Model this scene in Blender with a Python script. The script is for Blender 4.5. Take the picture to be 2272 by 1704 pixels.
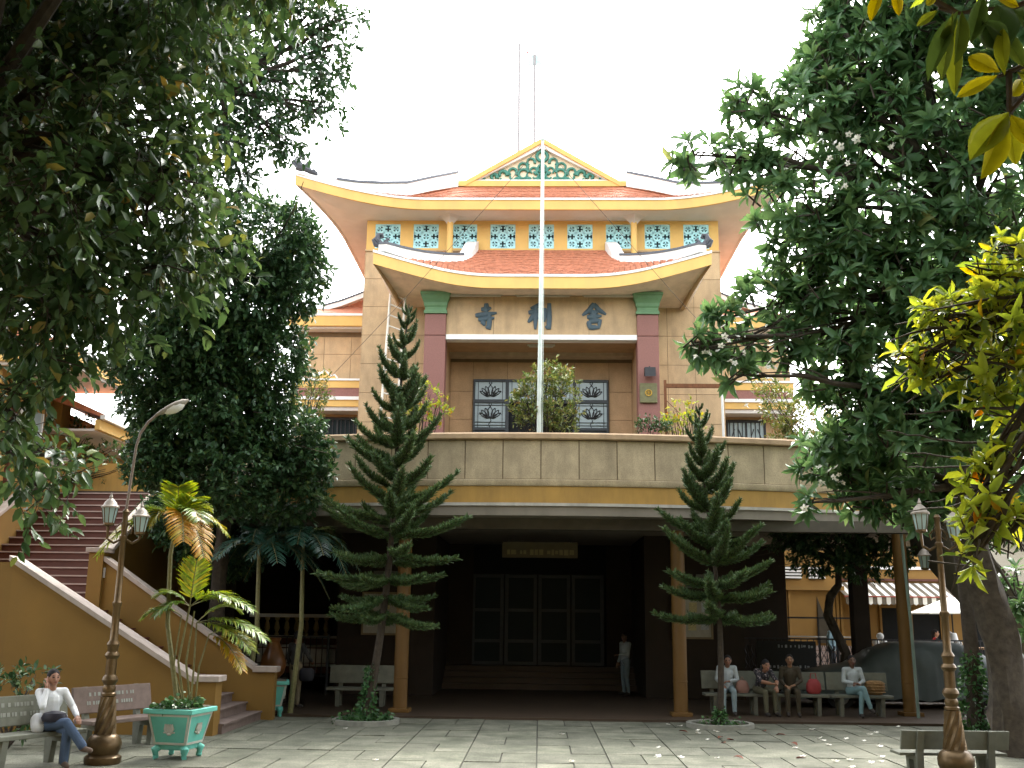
import bpy, bmesh, math, random
import numpy as np
from mathutils import Vector, Matrix

scene = bpy.context.scene
for o in list(bpy.data.objects):
    bpy.data.objects.remove(o, do_unlink=True)
C = scene.collection
R = math.radians
pi = math.pi

# ------------------------------------------------------------------ camera
FOC, CX, CY, CAMH = 2276.0, 1136.0, 852.0, 2.1      # in pixels of the 2272 x 1704 photograph
PSI, TH, RO = R(1.653), R(12.69), R(0.7)
CM = Matrix.Rotation(PSI, 3, 'Z') @ Matrix.Rotation(pi/2 + TH, 3, 'X') @ Matrix.Rotation(RO, 3, 'Z')
camd = bpy.data.cameras.new('camera')
camd.sensor_width = 36.0
camd.lens = 36.0*FOC/2272.0
camd.clip_end = 2000
cam = bpy.data.objects.new('camera', camd)
C.objects.link(cam)
cam.matrix_world = Matrix.Translation((0, 0, CAMH)) @ CM.to_4x4()
scene.camera = cam

# ------------------------------------------------------------------ light
SUN_EL, SUN_AZ = R(50), R(14)          # azimuth from +Y (behind the temple) towards +X
world = bpy.data.worlds.new('World')
scene.world = world
world.use_nodes = True
wn = world.node_tree
bg = wn.nodes['Background']
sky = wn.nodes.new('ShaderNodeTexSky')
sky.sky_type = 'NISHITA'
sky.sun_disc = False
sky.sun_elevation = SUN_EL
sky.sun_rotation = SUN_AZ
sky.air_density = 1.0
sky.dust_density = 4.0
sky.ozone_density = 1.0
hs = wn.nodes.new('ShaderNodeHueSaturation')
hs.inputs['Saturation'].default_value = 0.22     # bright hazy overcast: nearly white
wn.links.new(sky.outputs[0], hs.inputs['Color'])
wn.links.new(hs.outputs[0], bg.inputs['Color'])
bg.inputs['Strength'].default_value = 0.15
sund = bpy.data.lights.new('sun', 'SUN')
sund.energy = 0.6
sund.angle = R(12)
sund.color = (1.0, 0.95, 0.86)
sun = bpy.data.objects.new('sun', sund)
C.objects.link(sun)
sdir = Vector((math.sin(SUN_AZ)*math.cos(SUN_EL), math.cos(SUN_AZ)*math.cos(SUN_EL), math.sin(SUN_EL)))
sun.rotation_euler = sdir.to_track_quat('Z', 'Y').to_euler()
sun.location = (0, 0, 40)
vs = scene.view_settings
vs.view_transform = 'Standard'
vs.look = 'None'
vs.gamma = 1.0
vs.use_curve_mapping = False
vs.exposure = 3.1

# ------------------------------------------------------------------ pixel helpers
def ray(px, py):
    return CM @ Vector(((px - CX)/FOC, -(py - CY)/FOC, -1))
S = 2272/2212.0            # picture notes were taken at 2212 px width
def aty(px, py, Y):
    d = ray(px*S, py*S); return Vector((0, 0, CAMH)) + d*(Y/d.y)
def atz(px, py, z=0.0):
    d = ray(px*S, py*S); return Vector((0, 0, CAMH)) + d*((z - CAMH)/d.z)
def depth(p):
    return -(CM.transposed() @ (Vector(p) - Vector((0, 0, CAMH)))).z

# ------------------------------------------------------------------ materials
MATS = {}
def M(name, col=(.5, .5, .5), rough=.75, var=.12, scale=5.0, bump=.15, bscale=60.0, metal=0.0,
      stain=0.0, stain_col=(.06, .05, .035), rand=.05, spec=.35, sscale=1.2, speckle=0.0, slo=.46, shi=.78):
    if name in MATS: return MATS[name]
    m = bpy.data.materials.new(name); m.use_nodes = True
    nt = m.node_tree; N = nt.nodes; L = nt.links
    b = N['Principled BSDF']
    b.inputs['Roughness'].default_value = rough
    b.inputs['Metallic'].default_value = metal
    b.inputs['Specular IOR Level'].default_value = spec
    g = N.new('ShaderNodeNewGeometry')
    n1 = N.new('ShaderNodeTexNoise'); n1.inputs['Scale'].default_value = scale; n1.inputs['Detail'].default_value = 6
    L.new(g.outputs['Position'], n1.inputs['Vector'])
    r = N.new('ShaderNodeValToRGB')
    r.color_ramp.elements[0].position = .3; r.color_ramp.elements[1].position = .7
    r.color_ramp.elements[0].color = tuple(c*(1-var) for c in col) + (1,)
    r.color_ramp.elements[1].color = tuple(min(1, c*(1+var)) for c in col) + (1,)
    L.new(n1.outputs['Fac'], r.inputs['Fac'])
    out = r.outputs['Color']
    n2 = N.new('ShaderNodeTexNoise'); n2.inputs['Scale'].default_value = bscale; n2.inputs['Detail'].default_value = 4
    L.new(g.outputs['Position'], n2.inputs['Vector'])
    if speckle:
        mx = N.new('ShaderNodeMix'); mx.data_type = 'RGBA'; mx.blend_type = 'MULTIPLY'
        rr = N.new('ShaderNodeValToRGB')
        rr.color_ramp.elements[0].position = .36; rr.color_ramp.elements[1].position = .6
        rr.color_ramp.elements[0].color = (1-speckle,)*3 + (1,); rr.color_ramp.elements[1].color = (1+speckle*.4,)*3 + (1,)
        L.new(n2.outputs['Fac'], rr.inputs['Fac'])
        mx.inputs[0].default_value = 1
        L.new(out, mx.inputs[6]); L.new(rr.outputs[0], mx.inputs[7]); out = mx.outputs[2]
    if stain:
        mp = N.new('ShaderNodeMapping'); mp.inputs['Scale'].default_value = (sscale*2.2, sscale*2.2, sscale*.5)
        L.new(g.outputs['Position'], mp.inputs['Vector'])
        n3 = N.new('ShaderNodeTexNoise'); n3.inputs['Scale'].default_value = 1.0; n3.inputs['Detail'].default_value = 9; n3.inputs['Roughness'].default_value = .65
        L.new(mp.outputs[0], n3.inputs['Vector'])
        r3 = N.new('ShaderNodeValToRGB')
        r3.color_ramp.elements[0].position = slo; r3.color_ramp.elements[1].position = shi
        r3.color_ramp.elements[0].color = (0, 0, 0, 1); r3.color_ramp.elements[1].color = (stain,)*3 + (1,)
        L.new(n3.outputs['Fac'], r3.inputs['Fac'])
        mx = N.new('ShaderNodeMix'); mx.data_type = 'RGBA'
        L.new(r3.outputs[0], mx.inputs[0]); L.new(out, mx.inputs[6]); mx.inputs[7].default_value = tuple(stain_col) + (1,)
        out = mx.outputs[2]
    if rand:
        oi = N.new('ShaderNodeObjectInfo')
        mr = N.new('ShaderNodeMapRange'); mr.inputs['To Min'].default_value = 1-rand; mr.inputs['To Max'].default_value = 1+rand
        L.new(oi.outputs['Random'], mr.inputs['Value'])
        h2 = N.new('ShaderNodeHueSaturation'); L.new(mr.outputs[0], h2.inputs['Value']); L.new(out, h2.inputs['Color'])
        out = h2.outputs[0]
    L.new(out, b.inputs['Base Color'])
    if bump:
        bp = N.new('ShaderNodeBump'); bp.inputs['Strength'].default_value = bump; bp.inputs['Distance'].default_value = .01
        L.new(n2.outputs['Fac'], bp.inputs['Height']); L.new(bp.outputs[0], b.inputs['Normal'])
    MATS[name] = m
    return m

def leafmat(name, cols, rough=.42, trans=.22, tcol=None):
    if name in MATS: return MATS[name]
    m = bpy.data.materials.new(name); m.use_nodes = True
    nt = m.node_tree; N = nt.nodes; L = nt.links
    b = N['Principled BSDF']; b.inputs['Roughness'].default_value = rough; b.inputs['Specular IOR Level'].default_value = .32
    at = N.new('ShaderNodeAttribute'); at.attribute_name = 'tone'
    oi = N.new('ShaderNodeObjectInfo')
    ad = N.new('ShaderNodeMath'); ad.operation = 'ADD'
    ml = N.new('ShaderNodeMath'); ml.operation = 'MULTIPLY'; ml.inputs[1].default_value = .12
    L.new(oi.outputs['Random'], ml.inputs[0]); L.new(at.outputs['Fac'], ad.inputs[0]); L.new(ml.outputs[0], ad.inputs[1])
    r = N.new('ShaderNodeValToRGB')
    els = r.color_ramp.elements
    while len(els) < len(cols): els.new(.5)
    for i, (p, c) in enumerate(cols):
        els[i].position = p; els[i].color = tuple(c) + (1,)
    L.new(ad.outputs[0], r.inputs['Fac'])
    g = N.new('ShaderNodeNewGeometry')
    nz = N.new('ShaderNodeTexNoise'); nz.inputs['Scale'].default_value = 25
    L.new(g.outputs['Position'], nz.inputs['Vector'])
    h = N.new('ShaderNodeHueSaturation')
    mr = N.new('ShaderNodeMapRange'); mr.inputs['To Min'].default_value = .75; mr.inputs['To Max'].default_value = 1.25
    L.new(nz.outputs['Fac'], mr.inputs['Value']); L.new(mr.outputs[0], h.inputs['Value']); L.new(r.outputs[0], h.inputs['Color'])
    L.new(h.outputs[0], b.inputs['Base Color'])
    t = N.new('ShaderNodeBsdfTranslucent')
    h3 = N.new('ShaderNodeHueSaturation'); h3.inputs['Hue'].default_value = .47; h3.inputs['Saturation'].default_value = 1.1; h3.inputs['Value'].default_value = 1.5
    L.new(h.outputs[0], h3.inputs['Color']); L.new(h3.outputs[0], t.inputs['Color'])
    ms = N.new('ShaderNodeMixShader'); ms.inputs[0].default_value = trans
    L.new(b.outputs[0], ms.inputs[1]); L.new(t.outputs[0], ms.inputs[2])
    L.new(ms.outputs[0], N['Material Output'].inputs['Surface'])
    MATS[name] = m
    return m

# ------------------------------------------------------------------ objects
def tag(o, label=None, cat=None, group=None, kind=None):
    if label: o['label'] = label
    if cat: o['category'] = cat
    if group: o['group'] = group
    if kind: o['kind'] = kind
    return o
def wmat(o):
    return Matrix.LocRotScale(o.location, o.rotation_euler.to_quaternion(), o.scale)
def put(o, parent=None, world=True):
    C.objects.link(o)
    if parent is not None:
        o.parent = parent
        if world and parent.parent is None:
            o.matrix_parent_inverse = wmat(parent).inverted()
    return o
def thing(name, label, cat, loc=(0, 0, 0), rz=0.0, group=None, kind=None):
    o = bpy.data.objects.new(name, None); o.empty_display_size = .2
    C.objects.link(o); o.location = loc; o.rotation_euler = (0, 0, rz)
    return tag(o, label, cat, group, kind)
def dup(root, loc, rz, label=None, group=None):
    def cp(o, par):
        c = o.copy(); C.objects.link(c); c.parent = par
        if par is not None: c.matrix_parent_inverse = o.matrix_parent_inverse.copy()
        for ch in o.children: cp(ch, c)
        return c
    r = cp(root, None); r.location = loc; r.rotation_euler = (0, 0, rz)
    if label: r['label'] = label
    if group: r['group'] = group
    return r

class MB:
    def __init__(s): s.v = []; s.f = []; s.m = []
    def add(s, vs, fs, mi=0):
        n = len(s.v); s.v += [tuple(x) for x in vs]
        for f in fs: s.f.append(tuple(i+n for i in f)); s.m.append(mi)
        return s
    def boxb(s, x0, x1, y0, y1, z0, z1, mi=0):
        vs = [(x0,y0,z0),(x1,y0,z0),(x1,y1,z0),(x0,y1,z0),(x0,y0,z1),(x1,y0,z1),(x1,y1,z1),(x0,y1,z1)]
        return s.add(vs, [(0,3,2,1),(4,5,6,7),(0,1,5,4),(1,2,6,5),(2,3,7,6),(3,0,4,7)], mi)
    def box(s, c, d, rz=0.0, mi=0, rot=None):
        m = rot if rot is not None else Matrix.Rotation(rz, 3, 'Z')
        vs = []
        for dz in (-1, 1):
            for dx, dy in ((-1,-1),(1,-1),(1,1),(-1,1)):
                vs.append(Vector(c) + m @ Vector((dx*d[0]/2, dy*d[1]/2, dz*d[2]/2)))
        return s.add(vs, [(0,3,2,1),(4,5,6,7),(0,1,5,4),(1,2,6,5),(2,3,7,6),(3,0,4,7)], mi)
    def prism(s, poly, ax, lo, hi, mi=0):
        # poly in the two other axes (in order), extruded along ax from lo to hi
        def mk(p, t):
            return {'x': (t, p[0], p[1]), 'y': (p[0], t, p[1]), 'z': (p[0], p[1], t)}[ax]
        n = len(poly)
        vs = [mk(p, lo) for p in poly] + [mk(p, hi) for p in poly]
        fs = [tuple(range(n))[::-1], tuple(range(n, 2*n))] + [(i, (i+1) % n, n+(i+1) % n, n+i) for i in range(n)]
        return s.add(vs, fs, mi)
    def tube(s, path, r, n=8, mi=0, caps=True, flat=1.0, up=None):
        path = [Vector(p) for p in path]; k = len(path)
        rr = r if isinstance(r, (list, tuple)) else [r]*k
        vs = []; prev = None
        for i, p in enumerate(path):
            t = (path[min(i+1, k-1)] - path[max(i-1, 0)])
            if t.length < 1e-9: t = Vector((0, 0, 1))
            t.normalize()
            if prev is None:
                a = Vector(up) if up else (Vector((0, 0, 1)) if abs(t.z) < .9 else Vector((1, 0, 0)))
            else: a = prev
            u = (a - t*a.dot(t))
            if u.length < 1e-6: u = t.orthogonal()
            u.normalize(); prev = u; w = t.cross(u)
            for j in range(n):
                q = 2*pi*j/n
                vs.append(p + (u*math.cos(q)*flat + w*math.sin(q))*rr[i])
        fs = [(i*n+j, i*n+(j+1) % n, (i+1)*n+(j+1) % n, (i+1)*n+j) for i in range(k-1) for j in range(n)]
        if caps: fs += [tuple(range(n))[::-1], tuple(range((k-1)*n, k*n))]
        return s.add(vs, fs, mi)
    def lathe(s, prof, n=20, c=(0, 0, 0), mi=0, twist=0.0, flute=None, sx=1.0, sy=1.0):
        vs = []; k = len(prof)
        for i, p in enumerate(prof):
            for j in range(n):
                q = 2*pi*j/n + twist*i
                r = p[0]
                if flute and len(p) > 2 and p[2]: r *= 1 + flute*(1 if j % 2 else -1)
                vs.append((c[0] + sx*r*math.cos(q), c[1] + sy*r*math.sin(q), c[2] + p[1]))
        fs = [(i*n+j, i*n+(j+1) % n, (i+1)*n+(j+1) % n, (i+1)*n+j) for i in range(k-1) for j in range(n)]
        fs += [tuple(range(n))[::-1], tuple(range((k-1)*n, k*n))]
        return s.add(vs, fs, mi)
    def ell(s, c, r, n=12, m=8, mi=0):
        vs = [(c[0], c[1], c[2]-r[2])]
        for i in range(1, m):
            a = -pi/2 + pi*i/m
            for j in range(n):
                q = 2*pi*j/n
                vs.append((c[0]+r[0]*math.cos(a)*math.cos(q), c[1]+r[1]*math.cos(a)*math.sin(q), c[2]+r[2]*math.sin(a)))
        vs.append((c[0], c[1], c[2]+r[2]))
        fs = [(0, 1+(j+1) % n, 1+j) for j in range(n)]
        for i in range(m-2):
            for j in range(n):
                fs.append((1+i*n+j, 1+i*n+(j+1) % n, 1+(i+1)*n+(j+1) % n, 1+(i+1)*n+j))
        t = len(vs)-1; b = 1+(m-2)*n
        fs += [(b+j, b+(j+1) % n, t) for j in range(n)]
        return s.add(vs, fs, mi)
    def grid(s, rows, mi=0, close=False):
        n = len(rows[0]); vs = [p for r in rows for p in r]
        fs = []
        for i in range(len(rows)-1):
            for j in range(n if close else n-1):
                fs.append((i*n+j, i*n+(j+1) % n, (i+1)*n+(j+1) % n, (i+1)*n+j))
        return s.add(vs, fs, mi)
    def mesh(s, name, mats, smooth=False, bevel=0.0, weld=False):
        me = bpy.data.meshes.new(name)
        me.from_pydata(s.v, [], s.f)
        for m in (mats if isinstance(mats, (list, tuple)) else [mats]): me.materials.append(m)
        me.polygons.foreach_set('material_index', s.m)
        bm = bmesh.new(); bm.from_mesh(me)
        if weld: bmesh.ops.remove_doubles(bm, verts=bm.verts, dist=1e-4)
        bmesh.ops.recalc_face_normals(bm, faces=bm.faces)
        if bevel:
            es = [e for e in bm.edges if len(e.link_faces) == 2 and e.calc_face_angle(0) > .6]
            bmesh.ops.bevel(bm, geom=es, offset=bevel, segments=2, profile=.6, affect='EDGES', clamp_overlap=True)
        if smooth:
            for f in bm.faces: f.smooth = True
            for e in bm.edges:
                if len(e.link_faces) == 2 and e.calc_face_angle(0) > .7: e.smooth = False
        bm.to_mesh(me); bm.free()
        return me
    def build(s, name, mats, parent=None, smooth=False, bevel=0.0, world=True, kind=None, weld=False):
        o = bpy.data.objects.new(name, s.mesh(name, mats, smooth, bevel, weld))
        put(o, parent, world)
        if kind: o['kind'] = kind
        return o

UNIT = {}
def unit(mat, bev=.0):
    k = (mat.name, bev)
    if k not in UNIT:
        UNIT[k] = MB().box((0, 0, 0), (1, 1, 1)).mesh('block', mat)
    return UNIT[k]
def piece(name, parent, c, d, mat, rz=0.0, rot=None):
    """one small block: shares a unit mesh, sized by its own scale"""
    o = bpy.data.objects.new(name, unit(mat))
    o.location = c; o.scale = d
    o.rotation_euler = rot if rot is not None else (0, 0, rz)
    return put(o, parent)
def block(name, parent, x0, x1, y0, y1, z0, z1, mat, bevel=0.0):
    return MB().boxb(x0, x1, y0, y1, z0, z1).build(name, mat, parent, bevel=bevel)
def struct(o): o['kind'] = 'structure'; return o

# ------------------------------------------------------------------ palette
STONE = M('stone_cladding', (.50, .35, .195), .85, .10, 3, .25, 55, stain=.34, slo=.44, shi=.74, speckle=.12, rand=.06)
STONE2 = M('terrace_cladding', (.45, .36, .225), .85, .14, 3, .3, 50, stain=.36, slo=.42, shi=.72, speckle=.15, rand=.06)
STONEBACK = M('joint_mortar', (.17, .12, .07), .9)
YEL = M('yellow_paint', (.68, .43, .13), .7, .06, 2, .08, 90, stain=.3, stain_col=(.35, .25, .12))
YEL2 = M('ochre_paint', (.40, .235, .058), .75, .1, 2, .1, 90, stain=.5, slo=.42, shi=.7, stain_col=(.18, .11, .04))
CREAM = M('cream_plaster', (.60, .56, .51), .8, .05, 2, .1, 60, stain=.15, stain_col=(.35, .27, .18))
WHITE = M('white_paint', (.78, .78, .74), .6, .04, 3, .08, 60, stain=.18, stain_col=(.35, .33, .28))
TILE = M('roof_tile', (.42, .16, .085), .8, .22, 9, .2, 60, rand=.16)
TILEB = M('roof_bed', (.25, .10, .06), .9)
DARKCAP = M('dark_ridge_tile', (.07, .075, .085), .7, .2, 20, .3, 60)
GREEN = M('green_paint', (.12, .235, .115), .55, .08, 6, .1, 60)
SCROLL = M('green_relief_paint', (.05, .20, .15), .6, .15, 8, .1, 60)
REDST = M('red_granite', (.24, .105, .082), .55, .12, 30, .1, 120, rand=.03)
CYAN = M('turquoise_paint', (.42, .76, .80), .6, .06, 8, .1, 60)
SIGN = M('slate_blue_paint', (.065, .10, .12), .6, .08, 8, .1, 60)
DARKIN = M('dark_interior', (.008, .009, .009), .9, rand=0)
IRON = M('dark_iron', (.018, .018, .018), .55, .2, 30, .1, 80, spec=.4)
FRAME = M('dark_frame', (.035, .04, .042), .5)
FROST = M('frosted_glass', (.30, .37, .37), .3, .06, 4, .05, 80, spec=.5)
SOFFIT = M('grey_soffit', (.24, .21, .165), .85, .1, 1.5, .1, 40, stain=.3)
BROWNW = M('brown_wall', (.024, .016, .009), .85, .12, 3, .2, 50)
CONC = M('bench_concrete', (.15, .155, .12), .9, .14, 8, .35, 90, stain=.4, stain_col=(.10, .11, .07))
PINKC = M('bench_terrazzo_pink', (.15, .11, .09), .85, .14, 10, .3, 120, stain=.3)
PAVE = M('paving_stone', (.145, .145, .105), .9, .18, 2.5, .6, 45, stain=.75, stain_col=(.045, .052, .03), rand=.16, sscale=.75, speckle=.45, slo=.40, shi=.66)
PAVEB = M('paving_bed', (.035, .035, .025), .95)
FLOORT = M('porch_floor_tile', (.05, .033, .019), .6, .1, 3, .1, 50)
TREAD = M('red_tread', (.10, .033, .02), .6, .12, 4, .1, 50)
NOSE = M('pale_nosing', (.34, .26, .22), .7)
BRONZE = M('bronze_paint', (.11, .07, .03), .38, .2, 12, .15, 60, metal=.55, stain=.3, stain_col=(.04, .03, .015))
BARK = M('bark', (.045, .035, .024), .95, .3, 12, .9, 25)
BARKG = M('grey_bark', (.05, .04, .028), .95, .4, 9, 1.0, 16, stain=.5)
TURQ = M('turquoise_pot', (.11, .40, .32), .6, .1, 6, .2, 60, stain=.3, stain_col=(.09, .2, .15))
POTW = M('pot_trim', (.42, .42, .36), .7, .08, 8)
GROUND = M('ground_soil', (.09, .08, .055), .95, .25, .6, .4, 10)
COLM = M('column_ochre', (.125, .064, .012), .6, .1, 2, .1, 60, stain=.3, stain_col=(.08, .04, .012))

# ================================================================== ground
g = struct(MB().boxb(-300, 300, -120, 400, -.6, -.03).build('ground', GROUND))
pav = struct(MB().boxb(-16, 16, -4, 22.02, -.025, -.012).build('courtyard_paving', PAVEB))
rng = random.Random(4)
npv = 0
SX, SY = 1.075, 1.03
for i in range(-9, 10):
    for j in range(-6, 1):
        x0 = i*SX - .03; y1 = 22.0 + j*SY + .0
        y0 = y1 - SY
        if abs(x0 + .5) > 9.6: continue
        half = (i + j) % 2 == 0
        cells = [(x0, x0 + SX*.5), (x0 + SX*.5, x0 + SX)] if half else [(x0, x0 + SX)]
        for a, b in cells:
            dz = rng.uniform(-.005, .005)
            piece('paving_slab', pav, ((a+b)/2, (y0+y1)/2, -.02 + dz), (b-a-.022, SY-.022, .045), PAVE,
                  rot=(rng.uniform(-.004, .004), rng.uniform(-.004, .004), rng.uniform(-.004, .004)))
            npv += 1
# slabs nearer than the frame shows, joined
mb = MB()
for i in range(-14, 15):
    for j in range(-24, -6):
        x0 = i*SX - .03; y1 = 22.0 + j*SY; y0 = y1 - SY
        cells = [(x0, x0+SX*.5), (x0+SX*.5, x0+SX)] if (i+j) % 2 == 0 else [(x0, x0+SX)]
        for a, b in cells:
            dz = rng.uniform(-.004, .004)
            mb.boxb(a+.011, b-.011, y0+.011, y1-.011, -.03, .0025+dz)
mb.build('near_slabs', PAVE, pav, kind='stuff')
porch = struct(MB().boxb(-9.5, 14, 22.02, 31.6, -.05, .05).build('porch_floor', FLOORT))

# ================================================================== temple
T = thing('temple', 'yellow and beige pagoda hall with curved tiled roofs and a terrace over a dark porch', 'temple', (0, 29.2, 0))
AR, AC = 23.0, 45.0                      # terrace front: arc of a circle
def arc(phi, dr, z): return (math.sin(phi)*(AR+dr), AC - math.cos(phi)*(AR+dr), z)
PH = R(20.3)
def ZT(z): return 2.1 + (z - 2.1)*1.068      # heights read off at the terrace front
def arc_sweep(prof, n=48, ph=PH):
    rows = [[arc(-ph + 2*ph*i/n, dr, z) for dr, z in prof] for i in range(n+1)]
    mb = MB(); mb.grid(rows, close=True)
    k = len(prof)
    mb.f.append(tuple(range(k))); mb.m.append(0)
    mb.f.append(tuple(range(n*k, n*k+k))[::-1]); mb.m.append(0)
    return mb
# terrace slab and parapet
tp = [(arc(-PH + 2*PH*i/40, -.12, 0)[0], arc(-PH + 2*PH*i/40, -.12, 0)[1]) for i in range(41)]
tp += [(8.95, tp[-1][1]), (8.95, 26.0), (13.2, 26.0), (13.2, 33.0), (-13.2, 33.0), (-13.2, 26.0), (-8.95, 26.0), (-8.95, tp[0][1])]
MB().prism(tp, 'z', ZT(4.06), ZT(4.62)).build('terrace_slab', SOFFIT, T)
MB().prism([(x, y+.1) for x, y in tp], 'z', ZT(4.62), ZT(4.9)).build('terrace_floor', FLOORT, T)
par = arc_sweep([(-.14, ZT(4.63)), (-.015, ZT(4.63)), (-.015, ZT(5.58)), (-.14, ZT(5.58))]).build('terrace_parapet', STONEBACK, T, smooth=True)
cop = arc_sweep([(-.2, ZT(5.581)), (.09, ZT(5.581)), (.11, ZT(5.6)), (.11, ZT(5.69)), (.08, ZT(5.72)), (-.2, ZT(5.72))]).build('coping', M('coping_stone', (.42, .29, .17), .8, .12, 4, .2, 50, stain=.35), T, smooth=True)
arc_sweep([(-.1, ZT(4.64)), (.02, ZT(4.64)), (.035, ZT(4.66)), (.035, ZT(4.765)), (.02, ZT(4.775)), (-.1, ZT(4.775))]).build('string_course', STONE2, T, smooth=True)
arc_sweep([(-.115, ZT(4.305)), (.0, ZT(4.305)), (.0, ZT(4.635)), (-.115, ZT(4.635))]).build('yellow_band', YEL2, T, smooth=True)
arc_sweep([(-.115, ZT(4.24)), (.03, ZT(4.24)), (.03, ZT(4.30)), (-.115, ZT(4.30))]).build('drip_edge', M('grey_edge', (.45, .42, .36), .8, stain=.5), T, smooth=True)
arc_sweep([(-.119, ZT(4.05)), (-.01, ZT(4.05)), (-.01, ZT(4.238)), (-.119, ZT(4.238))]).build('slab_fascia', SOFFIT, T, smooth=True)
DPH = R(2.05)
npan = 21
k = 5
rows = []
mb = MB()
pv = []
for q in range(k+1):
    ph = -DPH/2 + .0006*1 + DPH*q/k*.996 - 0
    pv.append(ph)
mb.grid([[arc(ph, dr, z) for dr, z in ((-.01, ZT(4.78)), (.012, ZT(4.785)), (.012, ZT(5.565)), (-.01, ZT(5.57)))] for ph in pv], close=True)
n4 = 4
mb.f.append((0, 1, 2, 3)); mb.m.append(0); mb.f.append(tuple(range(k*n4, k*n4+4))[::-1]); mb.m.append(0)
# panels are cut 12 mm narrower than their pitch
mb.v = [(x - AC*0, y, z) for x, y, z in mb.v]
pm = bpy.data.meshes.new('cladding_panel')
pv2 = [(x*.978, y - AC, z) for x, y, z in mb.v]
pm.from_pydata(pv2, [], mb.f); pm.materials.append(STONE2); pm.update()
for i in range(npan):
    ph = (i - (npan-1)/2 + .5 - .0)*DPH
    if abs(ph) > PH - DPH*.4: continue
    o = bpy.data.objects.new('cladding_panel', pm); o.location = (0, AC, 0); o.rotation_euler = (0, 0, ph)
    put(o, T); o.matrix_parent_inverse = wmat(T).inverted()
# straight side parapets
for s in (-1, 1):
    xe = math.sin(PH)*AR*s; ye = AC - math.cos(PH)*AR
    block('side_parapet', T, min(xe, 9.0*s), max(xe, 9.0*s), ye, ye+.14, ZT(4.63), ZT(5.58), STONE2)
    block('side_coping', T, min(xe, 9.05*s), max(xe, 9.05*s), ye-.1, ye+.2, ZT(5.581), ZT(5.72), MATS['coping_stone'])
    block('side_band', T, min(xe, 9.0*s), max(xe, 9.0*s), ye-.0, ye+.11, ZT(4.305), ZT(4.635), YEL2)

# porch beams, columns
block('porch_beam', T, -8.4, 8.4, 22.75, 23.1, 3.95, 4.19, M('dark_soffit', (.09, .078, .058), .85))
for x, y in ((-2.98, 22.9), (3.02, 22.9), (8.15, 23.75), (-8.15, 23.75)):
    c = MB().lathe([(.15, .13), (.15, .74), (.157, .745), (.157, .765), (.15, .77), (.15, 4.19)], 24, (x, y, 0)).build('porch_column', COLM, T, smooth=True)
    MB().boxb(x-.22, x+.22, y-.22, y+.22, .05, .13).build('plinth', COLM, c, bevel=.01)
for x in (-8.3, 8.3):
    block('rear_column', T, x-.2, x+.2, 27.3, 27.7, 0.05, 4.19, BROWNW)
# ground-floor mass
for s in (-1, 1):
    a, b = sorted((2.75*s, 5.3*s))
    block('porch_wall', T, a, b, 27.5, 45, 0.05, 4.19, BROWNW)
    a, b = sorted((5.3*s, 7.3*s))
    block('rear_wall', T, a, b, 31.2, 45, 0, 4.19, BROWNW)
    nb = MB().boxb(3.48*s - (0 if s > 0 else 1.12), 3.48*s + (.96 if s > 0 else 0), 27.42, 27.5, 1.6, 2.6).build('notice_board', M('notice_cream', (.30, .29, .23), .7, .1, 6), T)
    x0 = 3.48 if s > 0 else -4.6; w = .96 if s > 0 else 1.12
    fr = MB()
    for (a, b, c, d) in ((x0-.05, x0+w+.05, 2.6, 2.65), (x0-.05, x0+w+.05, 1.55, 1.6), (x0-.05, x0, 1.6, 2.6), (x0+w, x0+w+.05, 1.6, 2.6)):
        fr.boxb(a, b, 27.38, 27.5, c, d)
    fr.build('frame', M('board_frame', (.16, .12, .06), .6), nb)
    rr = random.Random(7+s)
    for q in range(6):
        x = x0 + .12 + (q % 3)*(w-.3)/2; z = 1.75 + (q//3)*.45
        piece('paper', nb, (x + rr.uniform(-.03, .03) + .05, 27.416, z+.15), (.2, .004, rr.uniform(.2, .3)), M('paper_' + str(q % 3), [(.42, .41, .34), (.38, .33, .16), (.33, .36, .36)][q % 3], .8, .2, 25))
    # pierced vent over the board
    for dx in (.2, .62):
        vt = MB()
        for a in range(3):
            for b in range(3):
                vt.lathe([(.07, -.02), (.07, .02), (.05, .02), (.05, -.02)], 12, (0, 0, 0))
        block('vent_grille', T, x0+dx, x0+dx+.32, 27.47, 27.5, 2.85, 3.2, M('vent_grey', (.10, .11, .09), .8))
block('rear_wall', T, -14, -7.3, 32.2, 33, 0, 4.19, BROWNW)
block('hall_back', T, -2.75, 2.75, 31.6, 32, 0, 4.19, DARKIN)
for i in range(4):
    block('porch_step', T, -2.75, 2.75, 30.1+.3*i, 31.6, .05 + (.15*i), .05+.15*(i+1), FLOORT)
ds = MB()
GLASSD = M('dark_door_glass', (.010, .017, .017), .45, .1, 3, 0, spec=.12)
for i in range(4):
    xa = -2.06 + i*1.0
    dr = block('hall_door', T, xa+.02, xa+.98, 31.5, 31.56, .66, 3.3, GLASSD)
    f2 = MB()
    for z in (.66, 1.3, 2.2, 3.2): f2.boxb(xa+.02, xa+.98, 31.46, 31.5, z, z+.09)
    for x in (xa+.02, xa+.88): f2.boxb(x, x+.1, 31.455, 31.5, .66, 3.3)
    f2.build('door_frame', FRAME, dr)
block('door_transom', T, -2.1, 2.1, 31.45, 31.56, 3.31, 4.19, DARKIN)
for s in (-1, 1):
    block('door_jamb', T, *sorted((2.0*s, 2.75*s)), 31.4, 31.58, .66, 4.19, BROWNW)
sg = block('hall_sign', T, -.98, .98, 27.0, 27.06, 3.56, 3.96, M('sign_board', (.10, .085, .04), .6))
rr = random.Random(3)
x = -.85
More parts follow.
